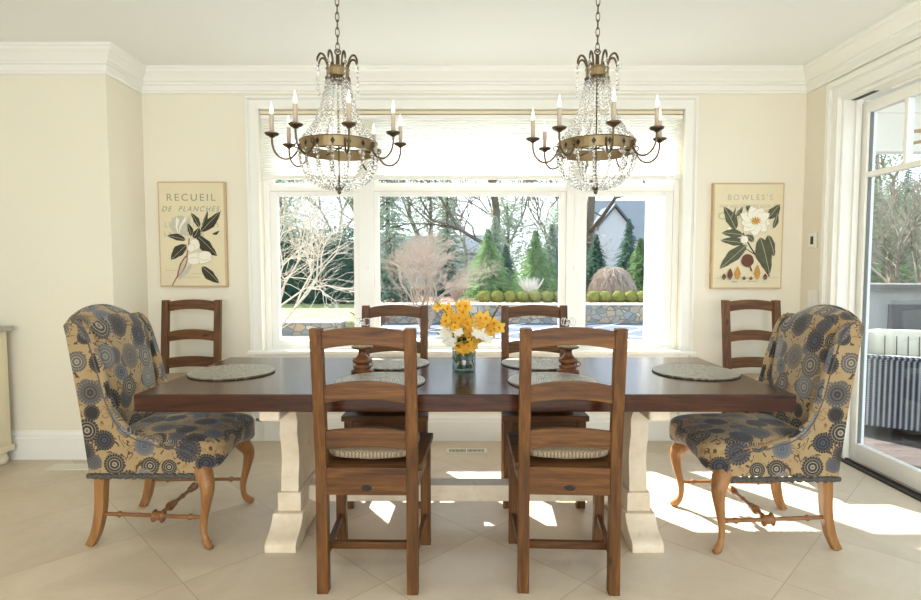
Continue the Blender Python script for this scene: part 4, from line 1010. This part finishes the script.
for i, x in enumerate(xs):
    l = 'clipped boxwood ball on the stone wall, %s' % ['leftmost, by the bare shrub', 'second from the left', 'third from the left', 'fourth from the left', 'fifth from the left', 'sixth, behind the right chair back', 'seventh, before the right mullion', 'first in the right casement', 'second in the right casement', 'third in the right casement', 'fourth in the right casement', 'last in the right casement', 'beyond the right casement'][i]
    if i == 0: bw.location.x = x; bw['label'] = l
    else: dup(bw, (x+random.uniform(-.03, .03), 17.75, .2), random.uniform(0, 6), l)
def conifer(x, y, z, h, r, mat, label, n=2600, size=.16, group=None, seed=1):
    random.seed(seed); t = thing('conifer', (x, y, z), label, 'tree', group=group)
    MB().tube([(0, 0, -.02), (0, 0, h*.5), (0, 0, h*.97)], [h*.022, h*.014, .01], 7).build('trunk', 'trunk', t)
    mb = MB()
    feather = mat != 'pine'
    nb = int(n/22)
    for i in range(nb):
        v = ((i+random.random())/nb)**1.1; zz = h*(.04+.95*v); rr = (r*(1-v)**1.0+.03)*random.uniform(.72, 1.12)
        a = i*2.399+random.uniform(-.3, .3); dr = Vector((cos(a), sin(a), 0)); sd = Vector((-sin(a), cos(a), 0)); m_ = 9 if feather else 8
        for k in range(m_+1):
            u = .12+.88*k/m_; p = dr*(rr*u)+Vector((0, 0, zz+rr*(.22*u-.42*u*u)))
            L = size*(1.25-.75*u)*(.32+.68*(1-v))*random.uniform(.8, 1.2); w = L*(.16 if feather else .22)
            for sg in (-1, 1):
                d = (dr*.75+sd*sg*random.uniform(.5, 1.0)+Vector((0, 0, random.uniform(-.45, .15)))).normalized(); q = Vector((0, 0, 1))*.7+sd*random.uniform(-.6, .6)
                q = (q-d*q.dot(d)).normalized()
                mb.add([p-q*w*.5, p+d*L*.5-q*w, p+d*L, p+d*L*.5+q*w, p+q*w*.5], [(0, 1, 2, 3, 4)])
    if feather: mb.lathe([(r*.34*(1-v/12)+.01, h*(.05+.85*v/12)) for v in range(12)], 10)
    mb.build('needle_crown', mat, t); return t
con = [(1.0, 20.5, .2, 2.6, .95, 'spruce', 'bright green spruce right of the flowers in the middle window'), (1.85, 22.9, .2, 2.1, .7, 'darkspruce', 'dark spruce between the two bright green spruces'),
       (2.72, 20.3, .2, 2.55, 1.0, 'spruce', 'bright green spruce behind the boxwood row, near the right mullion'), (4.0, 21.6, .2, 2.3, .8, 'darkspruce', 'dark spruce beside the right mullion'),
       (-.55, 23.5, .2, 1.7, .95, 'darkspruce', 'dark spruce behind the bare multi-stem tree'), (6.8, 21.2, .2, 2.3, .72, 'spruce', 'green spruce at the right edge of the right casement'),
       (7.35, 24.6, .2, 3.35, .85, 'darkspruce', 'tall dark spruce before the gabled house'), (5.7, 23.6, .2, 2.6, .8, 'darkspruce', 'dark spruce at the left of the right casement'),
       (-2.45, 19.5, .2, 2.0, .75, 'darkspruce', 'dark evergreen at the left edge of the middle window'),
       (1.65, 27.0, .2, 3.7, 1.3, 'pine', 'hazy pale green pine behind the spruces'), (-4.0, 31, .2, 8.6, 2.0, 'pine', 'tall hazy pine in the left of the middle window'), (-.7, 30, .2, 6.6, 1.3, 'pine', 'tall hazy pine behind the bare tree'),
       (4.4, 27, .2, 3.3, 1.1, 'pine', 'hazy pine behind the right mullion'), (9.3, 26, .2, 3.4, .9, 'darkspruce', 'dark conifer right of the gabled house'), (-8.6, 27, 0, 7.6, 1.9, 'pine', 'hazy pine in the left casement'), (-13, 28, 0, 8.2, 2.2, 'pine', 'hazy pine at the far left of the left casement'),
       (15.0, 20.5, .2, 4.3, 1.4, 'spruce', 'green spruce seen through the left part of the sliding door'), (17.8, 22.5, .2, 5.2, 1.5, 'darkspruce', 'dark spruce seen through the sliding door, farther right')]
for i, (x, y, z, h, r, m, l) in enumerate(con): conifer(x, y, z, h, r*(1.4 if y < 22.5 else 1.25), m, l, 3400 if y > 25 else 4600, .24*(1 if y < 25 else 1.35), None, 20+i)
# hedge, left
def hedge(x0, x1, y, z, h, d, label, mat, n):
    t = thing('hedge', ((x0+x1)/2, y, z), label, 'hedge'); w = (x1-x0)/2; mb = MB()
    mb.sell((0, 0, h*.47), (w, d*.42, h*.47), .25, .25, 40, 12)
    for i in range(n):
        x = random.uniform(-w, w); zz = random.uniform(0, h); top = random.random() < .3
        y0 = random.uniform(-d/2, d/2) if top else -d/2*random.uniform(.85, 1.05)
        if top: zz = h*random.uniform(.92, 1.06)
        p = Vector((x, y0, zz)); L = random.uniform(.06, .15); u = Vector((random.gauss(0, 1), random.gauss(0, 1), random.gauss(0, 1))).normalized()*L; v = Vector((random.gauss(0, 1), random.gauss(0, 1), random.gauss(0, 1))).normalized()*L*.6
        mb.add([p-v, p+u, p+v], [(0, 1, 2)])
    return mb.build('hedge_foliage', mat, t)
hedge(-16.5, -3.6, 22, -.02, 2.75, 1.4, 'tall dark evergreen hedge beyond the lawn in the left casement', 'hedge', 9000)
hedge(6.7, 14, 19.5, .2, 2.6, 1.2, 'dark green hedge beyond the porch at right', 'darkspruce', 4000)
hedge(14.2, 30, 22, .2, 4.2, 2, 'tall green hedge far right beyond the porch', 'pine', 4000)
# bare trees
def bare_tree(x, y, z, h, mat, label, seed, stems=1, spread=.5, depth=6, r0=.08, lean=(0, 0), twig=.9, first=.32):
    random.seed(seed); t = thing('bare_tree', (x, y, z), label, 'tree'); tr = MB(); br = MB()
    def grow(p, d, L, r, k):
        mb = tr if k >= depth-1 else br
        q = p+d*L*.5+Vector((random.uniform(-1, 1), random.uniform(-1, 1), 0))*L*.05; e = p+d*L
        mb.tube([p, q, e], [r, r*.85, r*.7], 5 if k > 2 else 3, cap=False)
        if k == 0: return
        nb = 3 if random.random() < .55 else 2
        for i in range(nb):
            a = random.uniform(0, 2*pi); o = d.orthogonal().normalized(); o2 = d.cross(o)
            dd = (d+(o*cos(a)+o2*sin(a))*spread*random.uniform(.6, 1.35)); dd.z += .08; dd.normalize()
            grow(e, dd, L*random.uniform(.68, .9)*twig, r*.66, k-1)
        if k >= 3 and random.random() < .8:
            a = random.uniform(0, 2*pi); dd = Vector((cos(a), sin(a), .5)).normalized(); grow(q, dd, L*.55, r*.4, k-2)
    for i in range(stems):
        a = 2*pi*i/max(1, stems)+.4; l = .0 if stems == 1 else .35
        grow(Vector((cos(a)*.05*(stems > 1), sin(a)*.05*(stems > 1), -.02)), Vector((cos(a)*l+lean[0], sin(a)*l+lean[1], 1)).normalized(), h*first, r0, depth)
    tr.build('trunk', mat, t, smooth=True); br.build('branches', mat, t); return t
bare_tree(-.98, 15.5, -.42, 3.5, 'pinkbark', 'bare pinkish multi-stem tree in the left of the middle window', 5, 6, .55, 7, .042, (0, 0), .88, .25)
bare_tree(-4.15, 11.4, -.4, 5.0, 'tanbark', 'pale tan bare tree spreading into the left casement from the left', 8, 4, .62, 6, .034, (.4, 0), .92, .235)
bare_tree(1.9, 30, .2, 12, 'trunk', 'tall bare shade tree rising above the right spruces', 12, 1, .5, 7, .30, (0, 0), .95, .36)
bare_tree(7.05, 29.5, .2, 12, 'trunk', 'tall bare tree with thick trunk at the left of the right casement', 14, 1, .5, 6, .30, (-.02, 0), .95, .5)
bare_tree(-5.4, 33, 0, 11, 'bark', 'tall pale bare tree beyond the hedge in the left casement', 16, 1, .55, 7, .2, (0, 0), .93, .26)
bare_tree(-10.5, 32, 0, 11, 'bark', 'tall pale bare tree far left beyond the hedge', 18, 1, .55, 7, .2, (0, 0), .93, .26)
bare_tree(12.4, 15.5, -.3, 5.2, 'bark', 'bare many-branched tree seen through the sliding door', 22, 4, .5, 7, .07, (0, 0), .9, .25)
bare_tree(19, 24, 0, 9, 'bark', 'tall bare tree beyond the porch, upper panes of the sliding door', 25, 1, .55, 6, .2, (0, 0), .93, .26)
for i, (x, y, h, l) in enumerate(((-2.2, 34, 10, 'pale bare tree behind the tall pines, middle window'), (3.0, 36, 10, 'pale bare tree behind the right spruces'), (5.6, 35, 9, 'pale bare tree behind the right mullion'), (-7.6, 35, 11, 'pale bare tree behind the hedge, right side of the left casement'), (.4, 38, 9, 'distant pale bare tree in the gap between the pines'))):
    bare_tree(x, y, .1, h, 'bark', l, 40+i, 1, .55, 7, .15, (0, 0), .93, .26)
def hazy_tree(x, y, z, h, r, mat, label, seed, ncl=16, per=170, sz=.17):
    random.seed(seed); t = thing('leafy_tree', (x, y, z), label, 'tree'); mb = MB(); br = MB()
    br.tube([(0, 0, -.02), (.1, 0, h*.5), (0, 0, h*.92)], [h*.02, h*.014, .02], 7)
    for i in range(ncl):
        a = i*2.399; v = .22+.74*i/ncl; q = Vector((cos(a)*r*(1.05-v)*.9, sin(a)*r*(1.05-v)*.9, h*v)); br.tube([(0, 0, h*(v-.1)), q], [.05, .02], 4)
        R_ = r*random.uniform(.35, .6)
        for k in range(per):
            p = q+Vector((random.gauss(0, .55)*R_, random.gauss(0, .55)*R_, random.gauss(0, .4)*R_))
            u = Vector((random.gauss(0, 1), random.gauss(0, 1), random.gauss(0, .5))).normalized()*sz; w_ = Vector((random.gauss(0, 1), random.gauss(0, 1), random.gauss(0, 1))).normalized()*sz*.3
            mb.add([p-w_, p+u, p+w_, p-u*.4], [(0, 1, 2, 3)])
    br.build('branches', 'trunk', t); mb.build('leaf_crown', mat, t)
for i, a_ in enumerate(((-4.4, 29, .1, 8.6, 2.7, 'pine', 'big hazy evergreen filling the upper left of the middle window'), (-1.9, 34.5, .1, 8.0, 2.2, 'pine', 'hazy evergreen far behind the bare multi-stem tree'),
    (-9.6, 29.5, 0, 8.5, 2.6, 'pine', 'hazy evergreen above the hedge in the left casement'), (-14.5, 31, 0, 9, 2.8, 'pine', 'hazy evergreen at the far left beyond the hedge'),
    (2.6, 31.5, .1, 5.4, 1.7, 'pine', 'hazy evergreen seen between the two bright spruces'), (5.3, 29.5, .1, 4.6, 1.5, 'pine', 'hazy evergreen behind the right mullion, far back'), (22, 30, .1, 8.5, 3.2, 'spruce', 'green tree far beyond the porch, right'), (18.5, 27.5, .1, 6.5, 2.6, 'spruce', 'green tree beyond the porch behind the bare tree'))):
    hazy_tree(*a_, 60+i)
# shrubs
def twig_dome(x, y, z, r, h, mat, n, label, up=False, seed=1):
    random.seed(seed); t = thing('twiggy_shrub', (x, y, z), label, 'shrub'); mb = MB()
    for i in range(n):
        a = random.uniform(0, 2*pi); k = random.uniform(.2, 1)
        if up: pts = [(0, 0, 0), (cos(a)*r*k*.5, sin(a)*r*k*.5, h*.5), (cos(a)*r*k, sin(a)*r*k, h*random.uniform(.7, 1))]
        else:
            el = random.uniform(.0, 1.5); e2 = el-random.uniform(.25, .6); a2 = a+random.uniform(-.5, .5); r2 = r*random.uniform(.9, 1.08)
            f = lambda aa, ee, q: (cos(aa)*cos(ee)*r*q, sin(aa)*cos(ee)*r*q, h*(.12+.88*max(0, sin(max(ee, -.12)))*q))
            pts = [f(a, el, .7), f((a+a2)/2, (el+e2)/2+.1, .98), f(a2, e2, r2/r)]
        mb.tube(spl(pts, 3), .006, 3, cap=False)
    mb.build('twigs', mat, t)
    if not up: MB().tube([(0, 0, -.01), (0, 0, h*.5)], .05, 6).build('stem', 'trunk', t)
twig_dome(5.2, 19.2, .2, .80, 1.2, 'weep', 1500, 'weeping pinkish dome-shaped shrub in the right casement', False, 4)
twig_dome(-.15, 18.3, .2, .5, .75, 'weep', 160, 'small bare twiggy shrub left of the boxwood row', True, 5)
twig_dome(2.35, 18.8, .2, .5, .85, 'coping', 120, 'white-stemmed twiggy shrub behind the boxwood row', True, 6)
twig_dome(-2.35, 15.2, -.42, .7, .62, 'mulch', 260, 'low brown twiggy planting at the foot of the bare tree', True, 7)
# houses
def house(loc, w, d, hw, hr, mat, label, rz=0, gable='Y'):
    t = thing('neighbour_house', loc, label, 'house', rz)
    MB().box(-w/2, w/2, 0, d, 0, hw).build('walls', mat, t)
    MB().prism([(-.3, hw), (d+.3, hw), (d/2, hw+hr)], 'X', -w/2-.3, w/2+.3).build('roof', 'shingle', t)
    return t
h1 = house((14.6, 40, 0), 10, 8, 3.3, 3.3, 'siding', 'neighbouring house with grey shingle roof and white gable, right casement')
gx = -3.9
MB().add([(gx-1.1, -.9, 0), (gx+1.1, -.9, 0), (gx+1.1, -.9, 4.2), (gx, -.9, 5.5), (gx-1.1, -.9, 4.2), (gx-1.1, 3, 0), (gx+1.1, 3, 0), (gx+1.1, 3, 4.2), (gx, 3, 5.5), (gx-1.1, 3, 4.2)], [(0,1,2,3,4), (1,6,7,2), (0,4,9,5)]).build('gable_wall', 'siding', h1)
MB().prism([(gx-1.3, 4.05), (gx, 5.6), (gx+1.3, 4.05), (gx+1.3, 4.2), (gx, 5.8), (gx-1.3, 4.2)], 'Y', -1.15, 3).build('gable_roof', 'shingle', h1)
h2 = house((-4.0, 42, 0), 5.5, 6, 1.9, 2.0, 'bluesiding', 'distant blue-grey house behind the bare tree in the middle window')
for x in (-1.6, 1.4):
    w_ = MB().box(x-.4, x+.4, -.05, .02, .7, 1.5).build('window', 'sash', h2)
h3 = house((.7, 46, 0), 3.6, 5, 2.6, 1.6, 'siding', 'pale distant house roof above the left spruce')
gh = thing('garden_pavilion', (11.2, 12.9, -.3), 'grey pavilion with a dark eave beyond the porch sofa', 'outbuilding', -.15)
MB().box(-1.6, 2.2, 0, 1.2, 0, 1.15).build('walls', 'greyhouse', gh); MB().box(-1.8, 2.4, -.15, 1.35, 1.15, 1.27).build('eave', 'darkgrey', gh); MB().box(-1.2, 1.9, -.03, .0, .1, .8).build('opening', 'darkgrey', gh)
# ---------------------------------------------------------------- porch
PX0, PX1, PY1, PZ = 2.90, 11.5, 8.86, -.06
struct('floor_porch', MB().box(2.86, PX1, -3.0, PY1, -.3, PZ), 'deck')
struct('ceiling_porch', MB().box(2.86, PX1, 4.3, PY1, 3.85, 4.0), 'ceil')
struct('trim_5', MB().box(PX0, PX1, PY1-.2, PY1, 3.12, 3.85).box(PX0+.2, PX1-.2, PY1-.24, PY1-.2, 3.70, 3.85).box(PX0, PX1, PY1-.23, PY1-.2, 3.12, 3.17), 'trim')
struct('trim_6', MB().box(PX0, PX0+.2, 4.56, PY1-.2, 3.12, 3.85), 'trim')
for i, (x, y) in enumerate(((PX0, PY1-.22), (PX1-.22, PY1-.22), (PX1-.22, 4.6))):
    struct('trim_%d' % (7+i), MB().box(x, x+.22, y, y+.22, -.3, 3.12).box(x-.02, x+.24, y-.02, y+.24, -.3, .0), 'sash', bevel=.004)
sf = thing('wicker_sofa', (3.31, 4.70, PZ), 'grey wicker outdoor sofa on the porch beyond the sliding door', 'sofa', -R(33))
MB().box(0, .95, 0, .07, .09, .66).build('arm_panel', 'wicker', sf, bevel=.01)
MB().box(-.01, .96, -.01, .08, .655, .69).build('arm_rail', 'wicker', sf, bevel=.012)
MB().box(0, .08, .07, 1.75, .09, .86).build('back_panel', 'wicker', sf, bevel=.01)
MB().box(.08, .95, .07, 1.75, .12, .32).build('seat_base', 'wicker', sf, bevel=.01)
MB().box(0, .95, 1.75, 1.82, .09, .66).build('arm_panel', 'wicker', sf, bevel=.01)
for x in (.04, .9):
    for y in (.04, 1.78): MB().box(x-.03, x+.03, y-.03, y+.03, 0, .1).build('foot', 'blk', sf)
MB().sell((.52, .92, .385), (.42, .83, .065), .3, .25, 32, 12).build('seat_pad', 'beige', sf, smooth=True)
def pillow(loc, rot, mat, label, stripes):
    t = thing('throw_pillow', loc, label, 'pillow'); t.rotation_euler = rot
    def fn(p): r = max(abs(p.x)/.24, abs(p.z)/.20); return Vector((p.x, p.y*(1-.8*r*r), p.z))
    MB().sell((0, 0, .2), (.24, .075, .20), .25, .25, 36, 18, lambda p: fn(p)).build('cover', mat, t, smooth=True)
    if stripes:
        MB().ring((0, -.068, .21), .07, .012, 20, 6, M4=Matrix.Rotation(pi/2, 4, 'X')).build('white_motif', 'sash', t, smooth=True)
    else:
        for k in (-.12, -.04, .04, .12): MB().tube([(k, -.072*(1-abs(k)*1.8), .05), (k, -.083*(1-abs(k)*1.4), .2), (k, -.072*(1-abs(k)*1.8), .35)], .004, 5).build('stripe', 'stripe', t)
pillow((3.72, 4.72, .45-.02), (.0, 0, -R(20)), 'pillow', 'cream pillow with dark stripes in the corner of the wicker sofa', False)
pillow((4.05, 4.52, .43), (.0, .1, -R(28)), 'beige', 'beige pillow with a white curl on the wicker sofa', True)
fan = thing('reflection_fan', (6.15, 6.8, 3.85), 'white ceiling fan with tan blades, added in place of a door reflection', 'ceiling fan')  # fan shape stands in for a reflection in the door glass
MB().tube([(0, 0, 0), (0, 0, -.75)], .018, 8).lathe([(0, 0), (.06, 0), (.05, -.05), (.02, -.06)][::-1], 16).build('downrod', 'sash', fan, smooth=True)
MB().lathe([(0, -.95), (.07, -.94), (.11, -.88), (.11, -.80), (.06, -.75), (0, -.745)], 20).build('motor', 'sash', fan, smooth=True)
for k in range(5):
    a = 2*pi*k/5+.628; m = Matrix.Rotation(a, 4, 'Z')
    b = MB(); pts = [(.24, -.06), (.72, -.085), (.78, -.05), (.78, .05), (.72, .085), (.24, .06)]
    b.prism(pts, 'Z', -.868, -.858); b.v = [tuple(m @ Vector(v)) for v in b.v]; bo = b.build('blade', 'fan', fan)
    b = MB().box(.08, .28, -.015, .015, -.858, -.848); b.v = [tuple(m @ Vector(v)) for v in b.v]; b.build('bracket', 'sash', bo)
# ---------------------------------------------------------------- light
w = bpy.data.worlds.new('sky'); bpy.context.scene.world = w; w.use_nodes = True; nt = w.node_tree; nt.nodes.clear()
o = nt.nodes.new('ShaderNodeOutputWorld'); bg = nt.nodes.new('ShaderNodeBackground'); tc = nt.nodes.new('ShaderNodeTexCoord')
sp = nt.nodes.new('ShaderNodeSeparateXYZ'); nt.links.new(tc.outputs['Generated'], sp.inputs[0])
rp = nt.nodes.new('ShaderNodeValToRGB'); nt.links.new(sp.outputs[2], rp.inputs[0])
rp.color_ramp.elements[0].position = 0; rp.color_ramp.elements[0].color = (.86, .93, 1, 1); rp.color_ramp.elements[1].position = .5; rp.color_ramp.elements[1].color = (.42, .64, .95, 1)
nz = nt.nodes.new('ShaderNodeTexNoise'); nz.inputs['Scale'].default_value = 5; nz.inputs['Detail'].default_value = 5; nt.links.new(tc.outputs['Generated'], nz.inputs['Vector'])
cr = nt.nodes.new('ShaderNodeValToRGB'); nt.links.new(nz.outputs[0], cr.inputs[0]); cr.color_ramp.elements[0].position = .42; cr.color_ramp.elements[1].position = .62
mx = nt.nodes.new('ShaderNodeMix'); mx.data_type = 'RGBA'; nt.links.new(cr.outputs[0], mx.inputs[0]); nt.links.new(rp.outputs[0], mx.inputs[6]); mx.inputs[7].default_value = (.86, .94, 1, 1)
nt.links.new(mx.outputs[2], bg.inputs[0]); bg.inputs[1].default_value = 2.7; nt.links.new(bg.outputs[0], o.inputs[0])
def light(name, typ, energy, color, loc=(0,0,0), direction=None, **kw):
    l = bpy.data.lights.new(name, typ); l.energy = energy; l.color = color
    for k, v in kw.items(): setattr(l, k, v)
    ob = bpy.data.objects.new(name, l); col.objects.link(ob); ob.location = loc
    if direction: ob.rotation_euler = Vector(direction).to_track_quat('-Z', 'Y').to_euler()
    return ob
light('sun', 'SUN', 20, (1, .95, .88), (-10, 20, 20), (.56, -.83, -.94), angle=R(.6))
light('rear_fill_light', 'AREA', 118, (.97, .985, 1), (.2, YR+.02, 1.45), (.08, 1, .30), shape='RECTANGLE', size=4.6, size_y=2.1)  # fill lamp added behind the viewer to brighten the room
for i, (x, y) in enumerate(((-2, .4), (0, .2), (1.9, .4), (-2, -1.4), (1.9, -1.4))):
    light('ceiling_fill_light', 'AREA', 5, (1, .95, .88), (x, y, ZC-.01), (0, 0, -1), shape='DISK', size=.14)  # small unseen lamps added under the ceiling as room fill
sc = bpy.context.scene
sc.view_settings.view_transform = 'Standard'; sc.view_settings.look = 'None'; sc.view_settings.gamma = 1; sc.view_settings.use_curve_mapping = False
sc.view_settings.exposure = .08
